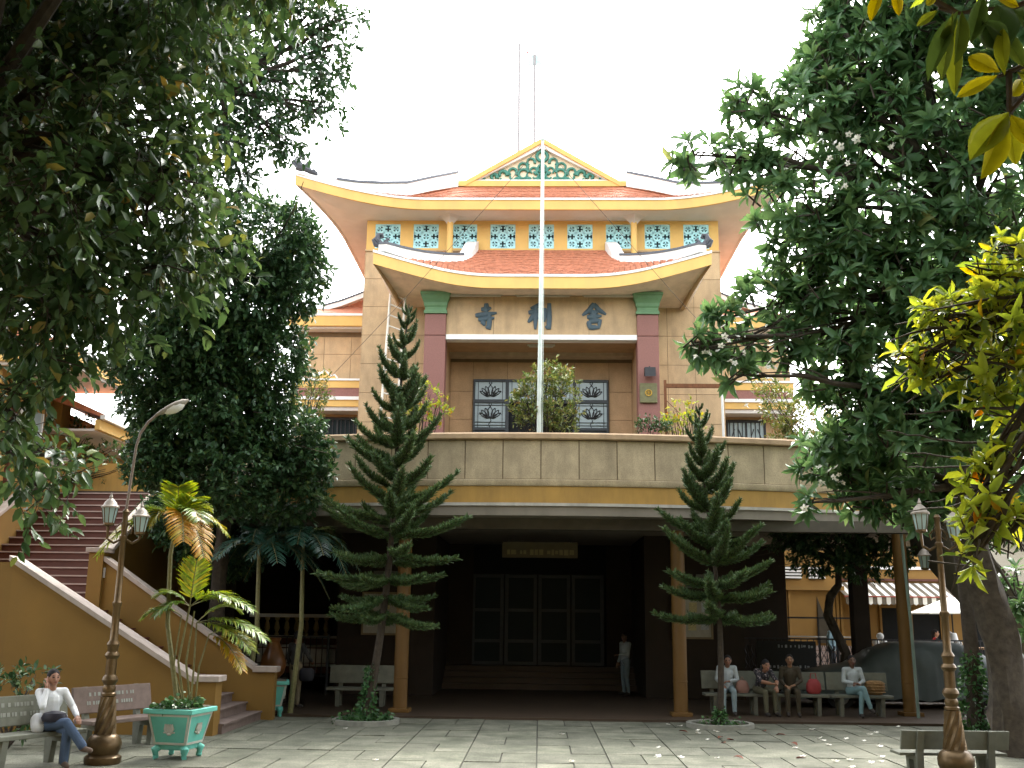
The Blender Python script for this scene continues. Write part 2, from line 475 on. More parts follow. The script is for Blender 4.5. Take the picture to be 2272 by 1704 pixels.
while x < .85:
    w = rr.uniform(.05, .14)
    piece('sign_letter', sg, (x+w/2, 26.995, 3.70), (w, .01, rr.uniform(.09, .15)), M('sign_letter_paint', (.22, .18, .07), .5))
    x += w + rr.choice((.03, .03, .1))
for x in (-.8, .8): piece('hanger', sg, (x, 27.03, 4.0), (.02, .02, .1), IRON)

# ---------------------------------------------------------- upper hall
HX = 5.3
block('hall_wall', T, -HX, -3.3, 29.2, 45, 4.9, 12.78, STONEBACK)
block('hall_wall', T, 3.3, HX, 29.2, 45, 4.9, 12.78, STONEBACK)
block('hall_wall', T, -3.3, 3.3, 29.9, 45, 6.0, 9.72, STONEBACK)
block('hall_wall', T, -3.3, 3.3, 28.6, 45, 9.72, 11.0, STONEBACK)
block('hall_wall', T, -3.3, 3.3, 29.2, 45, 11.0, 12.78, STONEBACK)
panels_late = [-3.3, -2.2, -1.1, 0, 1.1, 2.2, 3.3]
block('hall_platform', T, -3.6, 3.6, 27.5, 30.0, 5.05, 6.0, STONE2)
def panels(xs, zs, y, ny=-1, thick=.02, gap=.012, mat=STONE):
    for i in range(len(xs)-1):
        for j in range(len(zs)-1):
            piece('cladding_panel', T, ((xs[i]+xs[i+1])/2, y + ny*thick/2, (zs[j]+zs[j+1])/2),
                  (xs[i+1]-xs[i]-gap, thick, zs[j+1]-zs[j]-gap), mat)
zs = [4.9 + .873*i for i in range(10)]; zs[-1] = 12.77
panels([3.3, 3.7, 4.5, 5.3], zs, 29.2)
panels([-5.3, -4.5, -3.7, -3.3], zs, 29.2)
panels(panels_late, [11.9, 12.77], 29.2)
for s in (-1, 1):                           # side faces of the hall
    for i in range(6):
        for j in range(9):
            piece('cladding_panel', T, (s*(HX+.01), 29.2+.9*i+.45, (zs[j]+zs[j+1])/2), (.02, .89, zs[j+1]-zs[j]-.012), STONE)
# recess wall round the lotus doors
WARM = M('recess_cladding', (.43, .275, .145), .85, .1, 3, .25, 55, stain=.2, speckle=.12, rand=.05)
panels([-3.3, -2.7, -2.03], [6.0, 6.9, 7.75, 8.6, 9.5], 29.9, mat=WARM)
panels([2.03, 2.7, 3.3], [6.0, 6.9, 7.75, 8.6, 9.5], 29.9, mat=WARM)
panels([-2.03, -1.0, 0, 1.0, 2.03], [8.97, 9.5], 29.9, mat=WARM)
block('recess_ceiling', T, -2.72, 2.72, 28.3, 29.9, 9.70, 9.76, WARM)
for s in (-1, 1): block('recess_cheek', T, *sorted((2.72*s, 3.28*s)), 28.46, 29.88, 6.0, 9.7, WARM)
block('recess_cornice', T, -2.72, 2.72, 29.45, 29.9, 9.60, 9.70, M('cornice_stone', (.42, .34, .24), .8))

# lotus doors
def lotus(mb, cx, cz, w, y):
    def pet(pts, r=.013):
        mb.tube([(cx + a*w, y, cz + b*w) for a, b in pts], r, 5)
    def loop(a0, b0, a1, b1, bul, r=.013):
        n = 7; L_ = []; Rr = []
        for i in range(n+1):
            t = i/n; x = a0+(a1-a0)*t; z = b0+(b1-b0)*t
            nx, nz = -(b1-b0), (a1-a0); ln = math.hypot(nx, nz); q = math.sin(pi*t)**.8*bul
            L_.append((x+nx/ln*q, z+nz/ln*q)); Rr.append((x-nx/ln*q, z-nz/ln*q))
        pet(L_); pet(Rr)
    loop(0, -.16, 0, .22, .085)
    for s in (-1, 1):
        loop(.05*s, -.16, .17*s, .17, .06); loop(.08*s, -.16, .30*s, .10, .055); loop(.1*s, -.17, .37*s, .0, .04)
        pet([(0, -.17), (.12*s, -.2), (.2*s, -.16)])
        pet([(0, .22), (.05*s, .28), (.03*s, .33)])
XD = [-2.0, -1.0, 0.0, 1.0, 2.0]
for i in range(4):
    x0, x1 = XD[i], XD[i+1]
    openp = i in (1, 2)
    d = block('lotus_door', T, x0+.0, x1-.0, 29.84, 29.88, 6.02, 7.42, FRAME) if not openp else None
    fb = MB()
    for (a, b, c, e) in ((x0, x0+.05, 6.0, 8.95), (x1-.05, x1, 6.0, 8.95), (x0+.05, x1-.05, 8.88, 8.95), (x0+.05, x1-.05, 8.24, 8.34)):
        fb.boxb(a, b, 29.79, 29.87, c, e)
    if not openp: fb.boxb(x0+.05, x1-.05, 29.79, 29.87, 7.42, 7.5)
    fr = fb.build('door_frame', FRAME, T)
    block('pane', fr, x0+.05, x1-.05, 29.84, 29.86, 8.34, 8.88, FROST)
    iw = MB(); cx = (x0+x1)/2
    lotus(iw, cx, 8.60, .86, 29.825)
    for x in (x0+.14, x1-.14): iw.boxb(x-.008, x+.008, 29.815, 29.835, 8.34, 8.88)
    if not openp:
        block('pane', fr, x0+.05, x1-.05, 29.845, 29.862, 7.5, 8.24, FROST)
        lotus(iw, cx, 7.94, .86, 29.825)
        for x in (x0+.14, x1-.14): iw.boxb(x-.008, x+.008, 29.815, 29.835, 7.5, 8.24)
        for z in (8.17, 7.66, 7.57): iw.boxb(x0+.05, x1-.05, 29.813, 29.833, z-.008, z+.008)
        iw.tube([(cx, 29.825, 7.5), (cx-.04, 29.825, 7.6), (cx+.03, 29.825, 7.7), (cx, 29.825, 7.8)], .012, 5)
    iw.build('lotus_ironwork', IRON, fr, smooth=True)
block('dark_doorway', T, -1.0, 1.0, 29.885, 29.895, 6.02, 8.3, DARKIN)

# portico columns, capitals, inscription
for s in (-1, 1):
    x = 3.0*s
    c = MB(); c.boxb(x-.3, x+.3, 27.9, 28.45, 6.0, 9.78).boxb(x-.3, x+.3, 27.9, 28.45, 9.795, 10.42)
    c = c.build('portico_column', REDST, T, bevel=.012)
    cp = MB()
    lv = [(10.42, .33), (10.5, .33), (10.52, .30), (10.6, .30), (10.66, .33), (10.74, .335), (10.80, .36), (10.86, .39), (10.96, .41), (10.965, .43), (11.04, .43)]
    rows = [[(x-r, 27.87-(r-.3), z), (x+r, 27.87-(r-.3), z), (x+r, 28.48, z), (x-r, 28.48, z)] for z, r in lv]
    cp.grid(rows, close=True); cp.f.append((3, 2, 1, 0)); cp.m.append(0); nq = len(lv)*4; cp.f.append((nq-4, nq-3, nq-2, nq-1)); cp.m.append(0)
    cp.build('capital', GREEN, c)
block('inscription_beam', T, -2.7, 2.7, 28.02, 28.6, 9.83, 11.0, STONEBACK)
for i in range(4):
    xa = -2.7 + 1.35*i
    piece('inscription_panel', T, (xa+.675, 28.012, 10.41), (1.338, .02, 1.14), WARM if False else STONE)
block('white_moulding', T, -2.7, 2.7, 27.94, 28.3, 9.68, 9.83, WHITE, bevel=.01)
for x in (-1.9, 0.05, 1.95):
    t = MB(); t.tube([(x-.75, 27.86, 10.93), (x+.75, 27.86, 10.93)], .022, 8); t.boxb(x-.8, x+.8, 27.84, 27.9, 10.955, 10.985)
    t.build('tube_light', M('tube_fitting', (.5, .47, .40), .6), T)
t = MB(); t.tube([(-.35, 28.5, 9.62), (.35, 28.5, 9.62)], .02, 8); t.boxb(-.4, .4, 28.48, 28.52, 9.64, 9.7); t.build('tube_light', MATS['tube_fitting'], T)
# the three characters, read right to left
STROKES = {
 'temple': [((-.22,.27),(0,.285),(.22,.33)), ((.0,.5),(.01,.3),(.0,.1)), ((-.46,.04),(-.1,.08),(.46,.14)), ((-.33,-.12),(0,-.08),(.36,-.05)), ((.14,.1),(.15,-.2),(.13,-.45),(.0,-.36)), ((-.2,-.18),(-.12,-.22),(-.05,-.34))],
 'li': [((.06,.47),(-.12,.38),(-.38,.31)), ((-.47,.15),(-.2,.18),(.1,.24)), ((-.17,.38),(-.16,0),(-.17,-.48)), ((-.2,.14),(-.32,-.06),(-.48,-.22)), ((-.13,.1),(-.02,.0),(.09,-.12)), ((.22,.32),(.23,.1),(.21,-.2)), ((.42,.5),(.43,0),(.41,-.46),(.27,-.36))],
 'she': [((0,.5),(-.2,.24),(-.5,.04)), ((0,.48),(.2,.26),(.52,.08)), ((-.18,.14),(0,.15),(.18,.17)), ((-.3,-.02),(0,.0),(.33,.03)), ((0,.24),(.0,.0),(0,-.2)), ((-.22,-.18),(-.21,-.3),(-.18,-.47)), ((-.22,-.19),(.05,-.17),(.25,-.15),(.2,-.46)), ((-.2,-.42),(0,-.41),(.2,-.41))]}
for ch, px in (('temple', 1050), ('li', 1165), ('she', 1283)):
    p = aty(px, 684, 27.99); mbc = MB()
    for i, st in enumerate(STROKES[ch]):
        pts = [Vector((p.x + a*.66, 27.985 - .002*i, p.z + b*.78)) for a, b in st]
        q = []
        for u in range(len(pts)-1):
            for t in (0, .33, .66): q.append(pts[u].lerp(pts[u+1], t))
        q.append(pts[-1]); nq = len(q)
        mbc.tube(q, [.074*(1 - .4*abs(2*k_/(nq-1)-.8)**2) for k_ in range(nq)], 8, flat=.45, up=(0, 1, 0))
    mbc.build('inscription_character', SIGN, T, smooth=True)
# plaque and floodlight on the right column
pq = MB().boxb(2.74, 3.22, 27.82, 27.9, 7.86, 8.42).build('plaque', M('olive_plaque', (.15, .14, .06), .5, .2, 8), T, bevel=.02)
MB().lathe([(.12, 0), (.12, .02), (.085, .02), (.085, 0)], 20, (0, 0, 0)).mesh
w = MB()
w.tube([(2.98+.085*math.cos(q*pi/10), 27.81, 8.14+.085*math.sin(q*pi/10)) for q in range(21)], .016, 6)
for q in range(4): w.tube([(2.98-.08*math.cos(q*pi/4), 27.81, 8.14-.08*math.sin(q*pi/4)), (2.98+.08*math.cos(q*pi/4), 27.81, 8.14+.08*math.sin(q*pi/4))], .007, 5)
w.build('wheel_emblem', M('gold_paint', (.5, .30, .05), .4, metal=.4), pq)
fl = MB(); fl.prism([(27.55, 8.55), (27.8, 8.62), (27.8, 8.8), (27.6, 8.82)], 'x', 2.86, 3.16); fl.boxb(2.99, 3.03, 27.75, 27.9, 8.82, 8.88)
fl.build('floodlight', IRON, T)

# upper yellow band with nine pierced screens
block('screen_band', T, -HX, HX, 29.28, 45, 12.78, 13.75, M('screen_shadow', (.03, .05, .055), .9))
ys = MB()
sc_x = [-4.66 + 1.162*i for i in range(9)]
edges = [-HX] + [e for x in sc_x for e in (x-.38, x+.38)] + [HX]
for i in range(0, len(edges), 2): ys.boxb(edges[i], edges[i+1], 29.2, 29.279, 12.781, 13.75)
for x in sc_x: ys.boxb(x-.38, x+.38, 29.2, 29.279, 12.781, 12.86); ys.boxb(x-.38, x+.38, 29.2, 29.279, 13.63, 13.75)
ys.build('yellow_wall', YEL, T)
block('band_ledge', T, -HX-.03, HX+.03, 29.14, 29.2, 12.74, 12.785, STONE)
lat = MB()
def ringf(cx, cz, r, w, n=20):
    rows = []
    for q in range(n):
        a = 2*pi*q/n
        rows.append([(cx+(r-w)*math.cos(a), 0, cz+(r-w)*math.sin(a)), (cx+(r+w)*math.cos(a), 0, cz+(r+w)*math.sin(a)),
                     (cx+(r+w)*math.cos(a), .05, cz+(r+w)*math.sin(a)), (cx+(r-w)*math.cos(a), .05, cz+(r-w)*math.sin(a))])
    lat.grid(rows + [rows[0]], close=True)
def bar(ax, az, bx, bz, w=.021):
    d = Vector((bx-ax, 0, bz-az)); l = d.length; a = math.atan2(d.z, d.x)
    lat.box(((ax+bx)/2, .025, (az+bz)/2), (l, .046, w*2), rot=Matrix.Rotation(-a, 3, 'Y'))
for cx, cz in ((0, 0), (-.235, .235), (.235, .235), (-.235, -.235), (.235, -.235)):
    ringf(cx, cz, .118, .028)
    bar(cx-.11, cz, cx+.11, cz); bar(cx, cz-.11, cx, cz+.11)
    for a in (45, 135, 225, 315):
        bar(cx+.11*math.cos(R(a)), cz+.11*math.sin(R(a)), cx+.17*math.cos(R(a)), cz+.17*math.sin(R(a)), .03)
for s in (-1, 1):
    lat.boxb(s*.37-.012, s*.37+.018, -.005, .06, -.385, .385); lat.boxb(-.35, .35, -.004, .06, s*.365-.02, s*.365+.02)
    for t in (-1, 1):
        bar(s*.235, t*.35, s*.235, t*.36); bar(s*.12, t*.35, s*.18, t*.3); bar(s*.35, t*.12, s*.3, t*.18)
        bar(s*.105, t*.14, s*.105, t*.35, .02); bar(s*.14, t*.105, s*.35, t*.105, .02); bar(s*.06, t*.15, s*.15, t*.06, .026); bar(s*.06, t*.33, s*.15, t*.33, .022); bar(s*.33, t*.06, s*.33, t*.15, .022); bar(s*.33, t*.28, s*.28, t*.33, .026)
for hx, hz in ((0, .225), (0, -.225), (.225, 0), (-.225, 0)):
    for a in (-1, 1):
        for b in (-1, 1): lat.box((hx+a*.052, .022, hz+b*.052), (.05, .04, .05))
lat.v = [(x*1.04, y, z*1.02) for x, y, z in lat.v]
lm = lat.mesh('vent_screen', CYAN)
for x in sc_x:
    o = bpy.data.objects.new('vent_screen', lm); o.location = (x, 29.215, 13.245); put(o, T)
for s in (-1, 1):
    p = MB().tube([(2.74*s, 28.85, 11.9), (2.74*s, 28.85, 13.76)], .095, 16).build('slender_column', YEL, T, smooth=True)
    MB().lathe([(.1, 13.5), (.14, 13.56), (.24, 13.66), (.38, 13.745)], 4, (2.74*s, 28.85, 0), twist=0).build('bracket', CREAM, p)

# ---------------------------------------------------------- roofs with upswept corners
def up_front(x, dz=0.0, out=0.0):
    u = max(0.0, (abs(x)-3.3)/3.0)
    s = 1 if x >= 0 else -1
    return Vector((x + s*(.9*u**2.4 + out), 28.2 - .5*u**2.4 - out, 13.99 + .56*u**2.1 + dz))
def up_side(y, s, dz=0.0, out=0.0):
    u = max(0.0, (31.2 - y)/3.0)
    return Vector((s*(6.3 + .9*u**2.4 + out), y - .5*u**2.4 - out*(1 if u > .99 else 0), 13.99 + .56*u**2.1 + dz))
xf = [-6.3 + 12.6*i/60 for i in range(61)]
ysd = [28.2 + (31.5-28.2)*(i/16) for i in range(17)] + [34, 38, 45.0]
ring = [up_side(y, -1) for y in ysd[::-1]] + [up_front(x) for x in xf[1:-1]] + [up_side(y, 1) for y in ysd]
def inner(p):   # matching point on the wall head
    x = max(-HX+.0, min(HX, p.x)); y = max(29.2, p.y)
    return Vector((x, y, 13.74))
def lift(p, dz): return Vector((p.x, p.y, p.z+dz))
def inset(p, d):
    n = Vector((0, 0, 0))
    q = inner(p); v = Vector((q.x-p.x, q.y-p.y, 0)); v.normalize()
    return Vector((p.x, p.y, p.z)) + v*d
nS = len(ysd)
for nm_, pts_, mt_ in (('eave_fascia', ring[nS-1:len(ring)-nS+1], YEL), ('side_eave', ring[:nS], CREAM), ('side_eave', ring[len(ring)-nS:], CREAM)):
    mb = MB(); mb.grid([[lift(p, -.29), lift(p, 0), inset(p, .08), lift(inset(p, .08), -.29)] for p in pts_], close=True)
    mb.build(nm_, mt_, T, smooth=True)
mb = MB(); mb.grid([[lift(inset(p, -.03), .002), lift(inset(p, -.03), .065), lift(inset(p, .12), .065), lift(inset(p, .12), .002)] for p in ring], close=True)
mb.build('white_eave_rim', WHITE, T, smooth=True)
mb = MB()
rows = []
for p in ring:
    a = lift(inset(p, .08), -.27); b = inner(p)
    rows.append([a, a.lerp(b, .25) - Vector((0, 0, (a.z-b.z)*.12)), a.lerp(b, .55) - Vector((0, 0, (a.z-b.z)*.2)), b])
mb.grid(rows); mb.build('eave_soffit', CREAM, T, smooth=True)
rf = MB()
n = len(xf)
top = [Vector((x*2.7/6.3, 30.55, 15.42)) for x in xf]
rows = [[up_front(x, .04).lerp(tp_, t) - Vector((0, 0, .16*math.sin(pi*t))) for t in (0, .25, .5, .75, 1)] for x, tp_ in zip(xf, top)]
rf.grid(rows)
for s in (-1, 1):
    rows = []
    for y in ysd:
        p = up_side(y, s, .04); q = Vector((s*2.7, max(30.55, y) if y > 31.5 else 30.55 + (y-28.2)*.3, 15.42))
        rows.append([p.lerp(q, t) - Vector((0, 0, .16*math.sin(pi*t))) for t in (0, .25, .5, .75, 1)] + [Vector((0, q.y, 17.0))])
    rf.grid(rows)
UR = rf.build('upper_roof', TILEB, T, smooth=True)
def tile_field(parent, f, nu, nv, w, h, name='roof_tile', maxp=300):
    """fish-scale tiles laid in courses over the surface f(u, v); v = 0 at the eave"""
    tm = MB()
    pts = [(-.5, 0.9), (-.5, .3), (-.36, .08), (0, 0), (.36, .08), (.5, .3), (.5, .9)]
    th = .012
    tm.add([(a*w*.97, (b-.1)*h*1.35, .012 - .0*b) for a, b in pts] + [(a*w*.97, (b-.1)*h*1.35, .012+th) for a, b in pts],
           [tuple(range(7))[::-1], tuple(range(7, 14))] + [(i, (i+1) % 7, 7+(i+1) % 7, 7+i) for i in range(7)])
    me = tm.mesh(name, TILE)
    rest = MB(); cnt = 0
    rr = random.Random(9)
    for j in range(nv):
        for i in range(nu):
            u = (i + .5 + (.5 if j % 2 else 0))/nu; v = (j+.0)/nv
            r = f(u, v)
            if r is None: continue
            p, tu, tv = r
            nrm = tu.cross(tv).normalized(); tv2 = nrm.cross(tu).normalized()
            tu = tu.normalized()
            m3 = Matrix((tu, tv2, nrm)).transposed()
            m4 = Matrix.Translation(p + nrm*(.004 + rr.uniform(0, .006))) @ m3.to_4x4() @ Matrix.Rotation(R(-5) + rr.uniform(-.02, .02), 4, 'X')
            cnt += 1
            if cnt <= maxp:
                o = bpy.data.objects.new(name, me); put(o, parent)
                o.matrix_basis = m4
            else:
                rest.add([m4 @ Vector(q) for q in [tuple(vv.co) for vv in me.vertices]], [tuple(pp.vertices) for pp in me.polygons])
    if rest.v: rest.build('roof_tiles', TILE, parent, kind='stuff')
def fup(u, v):
    def P(u, v):
        x = -5.6 + 11.2*u
        a = up_front(x, .045); b = Vector((x*2.7/6.3, 30.55, 15.42))
        return a.lerp(b, v) - Vector((0, 0, .16*math.sin(pi*v)))
    if not 0.01 < u < .99: return None
    p = P(u, v); return p, P(min(1, u+.01), v)-P(max(0, u-.01), v), P(u, min(1, v+.01))-P(u, max(0, v-.01))
tile_field(UR, fup, 64, 15, 11.2/64*.95, .19, maxp=240)
# gable
gm = MB(); gm.prism([(-2.62, 15.42), (2.62, 15.42), (0, 17.0)], 'y', 30.62, 31.2); gb = gm.build('gable', M('gable_cream', (.80, .70, .50), .8, .05), T)
gm = MB()
for s in (-1, 1):
    a = Vector((2.75*s, 0, 15.40)); b = Vector((0, 0, 17.06)); d = (b-a).normalized(); nn = Vector((-d.z*s*-1, 0, 0))
    up_ = Vector((0, 0, 1))
    gm.add([(a.x, 30.4, a.z), (b.x, 30.4, b.z), (b.x, 30.4, b.z-.17), (a.x-.28*s, 30.4, a.z),
            (a.x, 31.2, a.z), (b.x, 31.2, b.z), (b.x, 31.2, b.z-.17), (a.x-.28*s, 31.2, a.z)],
           [(0,1,2,3), (7,6,5,4), (0,4,5,1), (1,5,6,2), (2,6,7,3), (3,7,4,0)])
gm.build('rake_board', YEL, gb)
gm = MB()
for s in (-1, 1):
    a = Vector((2.46*s, 0, 15.60)); b = Vector((0, 0, 16.88))
    gm.add([(a.x, 30.47, a.z), (b.x, 30.47, b.z), (b.x, 30.47, b.z-.13), (a.x-.34*s, 30.47, a.z),
            (a.x, 30.6, a.z), (b.x, 30.6, b.z), (b.x, 30.6, b.z-.13), (a.x-.34*s, 30.6, a.z)],
           [(0,1,2,3), (7,6,5,4), (0,4,5,1), (1,5,6,2), (2,6,7,3), (3,7,4,0)])
gm.boxb(-2.1, 2.1, 30.5, 30.6, 15.6, 15.66)
gm.build('white_rake', WHITE, gb)
block('gable_sill', gb, -2.75, 2.75, 30.42, 30.61, 15.40, 15.59, YEL)
# green scrolls
sm = MB()
def spir(cx, cz, r0, r1, a0, a1, w0, w1, n=16):
    pts = []; ws = []
    for i in range(n+1):
        t = i/n; a = R(a0+(a1-a0)*t); r = r0+(r1-r0)*t
        pts.append((cx+r*math.cos(a), 30.58, cz+r*math.sin(a))); ws.append(w0+(w1-w0)*t)
    sm.tube(pts, ws, 6)
for s in (-1, 1):
    def SP(cx, cz, r0, r1, a0, a1, w0=.05, w1=.03):
        if s < 0: a0, a1 = 180-a0, 180-a1
        spir(s*cx, cz, r0, r1, a0, a1, w0, w1)
    SP(0, 16.50, .17, .17, -90, 90, .055, .055)
    SP(.36, 16.30, .13, .11, 200, -60); SP(.62, 16.12, .16, .12, 210, -70)
    SP(.60, 15.88, .18, .12, 160, -190, .055, .03); SP(.95, 15.95, .15, .1, 220, -60, .06, .03)
    SP(.92, 15.78, .1, .1, 200, 380, .05, .03)
    SP(.28, 16.0, .13, .09, 250, -60); SP(.22, 15.82, .12, .08, 60, 330); SP(.0, 16.05, .16, .1, 90, -90, .05, .03)
    SP(1.28, 15.86, .17, .06, 190, -40, .075, .04); SP(1.2, 15.76, .2, .12, 240, 350, .08, .03)
    SP(1.55, 15.78, .12, .05, 200, -90, .07, .04)
    sm.ell((s*1.86, 30.58, 15.74), (.05, .03, .05), 8, 6)
    for z, x in ((15.72, .15), (15.74, .45), (15.74, .75)): sm.ell((s*x, 30.58, z), (.12, .03, .06), 8, 6)
sm.tube([(0, 30.57, 15.7), (0, 30.57, 16.35)], [.09, .05], 6)
sm.build('scroll_relief', SCROLL, gb, smooth=True)
# hip ridges: white walls with dark capping
def ridge(path, h0, h1, w, capw, parent, cap_from=0, nm='hip_ridge'):
    mb = MB(); k = len(path); rows = []; crow = []
    for i, p in enumerate(path):
        p = Vector(p); t = Vector(path[min(i+1, k-1)]) - Vector(path[max(i-1, 0)]); t.z = 0; t.normalize()
        sd = Vector((-t.y, t.x, 0)); h = h0+(h1-h0)*i/(k-1)
        rows.append([p - sd*w/2, p + sd*w/2, p + sd*w/2 + Vector((0, 0, h)), p - sd*w/2 + Vector((0, 0, h))])
        if i >= cap_from:
            q = p + Vector((0, 0, h))
            crow.append([q - sd*capw/2, q + sd*capw/2, q + sd*capw*.4 + Vector((0, 0, .07)), q - sd*capw*.4 + Vector((0, 0, .07))])
    for rws in (rows,):
        mb.grid(rws, close=True); mb.f += [(3, 2, 1, 0), tuple(range(4*k-4, 4*k))]; mb.m += [0, 0]
    r = mb.build(nm, WHITE, parent)
    mb = MB(); mb.grid(crow, close=True); kk = len(crow); mb.f += [(3, 2, 1, 0), tuple(range(4*kk-4, 4*kk))]; mb.m += [0, 0]
    mb.build('ridge_capping', DARKCAP, r)
    return r
def finial(p, s, k, parent):
    mb = MB(); p = Vector(p)
    def q(a, b): return p + Vector((a*s*k, -a*.3*k, b*k))
    mb.tube([q(-.55, -.06), q(-.3, .05), q(-.05, .14), q(.08, .32), q(.02, .5), q(-.1, .52), q(-.14, .42), q(-.07, .38)], [.05*k, .09*k, .13*k, .12*k, .08*k, .06*k, .05*k, .03*k], 8)
    mb.tube([q(-.3, .08), q(-.22, .26), q(-.3, .38), q(-.36, .32)], [.07*k, .07*k, .05*k, .03*k], 7)
    mb.tube([q(-.1, .05), q(.12, .12), q(.2, .28), q(.14, .36)], [.08*k, .09*k, .06*k, .03*k], 7)
    for a, b, r in ((-.42, .05, .08), (-.18, .16, .09), (0, .24, .1), (-.5, 0, .06)): mb.ell(q(a, b), (r*k, r*k, r*k), 8, 6)
    return mb.build('ridge_finial', DARKCAP, parent, smooth=True)
for s in (-1, 1):
    mbw = MB(); rows = []; caps = []
    key = [(Vector((2.72*s, 30.45, 15.36)), .46), (Vector((3.4*s, 29.6, 14.86)), .42), (Vector((4.1*s, 28.85, 14.36)), .40), (up_front(4.7*s, .05) + Vector((0, .28, .08)), .32), (up_front(5.2*s, .05) + Vector((0, .16, .02)), .22), (up_front(5.6*s, .05) + Vector((0, .12, 0)), .16), (up_front(6.0*s, .05) + Vector((0, .1, 0)), .11), (up_front(6.28*s, .05) + Vector((0, .05, 0)), .08)]
    for (p, h) in key:
        sd = Vector((.06*s, .10, 0))
        rows.append([p - sd, p + sd, p + sd + Vector((0, 0, h)), p - sd + Vector((0, 0, h))])
    mbw.grid(rows, close=True); k8 = len(rows); mbw.f += [(3, 2, 1, 0), tuple(range(4*k8-4, 4*k8))]; mbw.m += [0, 0]
    r = mbw.build('hip_ridge', WHITE, T)
    mbc = MB(); rows = []
    for (p, h) in key[:6]:
        q = p + Vector((0, 0, h)); sd = Vector((.07*s, .13, 0))
        rows.append([q - sd, q + sd, q + sd*.7 + Vector((0, 0, .09)), q - sd*.7 + Vector((0, 0, .09))])
    mbc.grid(rows, close=True); k8 = len(rows); mbc.f += [(3, 2, 1, 0), tuple(range(4*k8-4, 4*k8))]; mbc.m += [0, 0]
    mbc.build('ridge_capping', DARKCAP, r)
    finial(up_front(6.3*s, .1) + Vector((-.1*s, 0, .03)), s, .95, T)

# ---------------------------------------------------------- lower roof over the portico
def lo_front(x, dz=0.0):
    u = max(0.0, (abs(x)-1.2)/3.1); s = 1 if x >= 0 else -1
    return Vector((x + s*.32*max(0, (abs(x)-3)/1.3)**2, 27.0 - .4*u**2.2, 11.22 + .56*u**2.0 + dz))
def lo_side(t, s, dz=0.0):     # from the tip back to the wall
    a = lo_front(4.3*s); b = Vector((4.2*s, 29.15, 11.25))
    q = a.lerp(b, t); q.z = b.z + (a.z-b.z)*(1-t)**2; q.x = b.x + (a.x-b.x)*(1-t)**2.2
    return q + Vector((0, 0, dz))
xl = [-4.3 + 8.6*i/50 for i in range(51)]
ring2 = [lo_side(t/8, -1) for t in range(8, 0, -1)] + [lo_front(x) for x in xl] + [lo_side(t/8, 1) for t in range(1, 9)]
def in2(p, d):
    v = Vector((-p.x*.25, 28.9-p.y, 0)); v.normalize(); return p + v*d
for nm_, pts_, mt_ in (('lower_eave_fascia', ring2[8:-8], YEL), ('lower_side_eave', ring2[:9], STONE), ('lower_side_eave', ring2[-9:], STONE)):
    mb = MB(); mb.grid([[lift(p, -.33), p, in2(p, .08), lift(in2(p, .08), -.33)] for p in pts_], close=True)
    mb.build(nm_, mt_, T, smooth=True)
mb = MB(); mb.grid([[lift(in2(p, -.03), .002), lift(in2(p, -.03), .075), lift(in2(p, .12), .075), lift(in2(p, .12), .002)] for p in ring2], close=True)
mb.build('white_eave_rim', WHITE, T, smooth=True)
mb = MB(); rows = []
for p in ring2:
    a = lift(in2(p, .08), -.30)
    wall_y = 28.02 if abs(p.x) < 2.6 else 29.18
    b = Vector((max(-4.3, min(4.3, p.x*.97)), wall_y, 11.0 if abs(p.x) < 2.6 else 11.0))
    if b.y < a.y: b.y = a.y + .02
    rows.append([a, a.lerp(b, .5) + Vector((0, 0, -.03)), b])
mb.grid(rows); mb.build('lower_soffit', M('warm_soffit', (.78, .66, .52), .85, .08, 3, .15, 50, stain=.25), T, smooth=True)
def flo(u, v):
    def P(u, v):
        xe = -3.75 + 7.5*u; a = lo_front(xe, .05); b = Vector((xe*2.1/3.75, 29.12, 12.76))
        return a.lerp(b, v) - Vector((0, 0, .10*math.sin(pi*v)))
    if not .005 < u < .995: return None
    p = P(u, v); return p, P(min(1, u+.01), v)-P(max(0, u-.01), v), P(u, min(1, v+.01))-P(u, max(0, v-.01))
LR = MB().grid([[lo_front(x, .03).lerp(Vector((x*2.1/4.3, 29.15, 12.74)), t) - Vector((0, 0, .11*math.sin(pi*t))) for t in (0, .25, .5, .75, 1)] for x in xl]).build('lower_roof', TILEB, T, smooth=True)
tile_field(LR, flo, 46, 17, 7.5/46*.94, .155, maxp=300)
for s in (-1, 1):
    P0 = [(2.06, 29.1, 12.62), (2.12, 28.75, 12.42), (2.2, 28.45, 12.15), (2.36, 28.15, 11.82)]
    r = MB()
    # steep white upper stub
    rows = []
    for (x, y, z), h in zip(P0, (.42, .42, .36, .3)):
        rows.append([(x*s-.17, y, z-.1), (x*s+.17, y, z-.1), (x*s+.17, y, z+h), (x*s-.17, y, z+h)])
    r.grid(rows, close=True); r.f += [(3, 2, 1, 0), (12, 13, 14, 15)]; r.m += [0, 0]
    r.build('ridge_stub', WHITE, T, bevel=.02)
    path = []
    for i in range(13):
        t = i/12; x = 2.3 + (4.5-2.3)*t
        e = lo_front(min(4.3, x)*s)
        y = e.y + .12 + (1.05)*(1-t)**1.6
        z = e.z + .04 + (1-t)**1.6*.50
        path.append((x*s, y, z))
    ridge(path, .40, .20, .2, .25, T, 0)
    finial((4.5*s, 26.72, 11.95), s, .78, T)

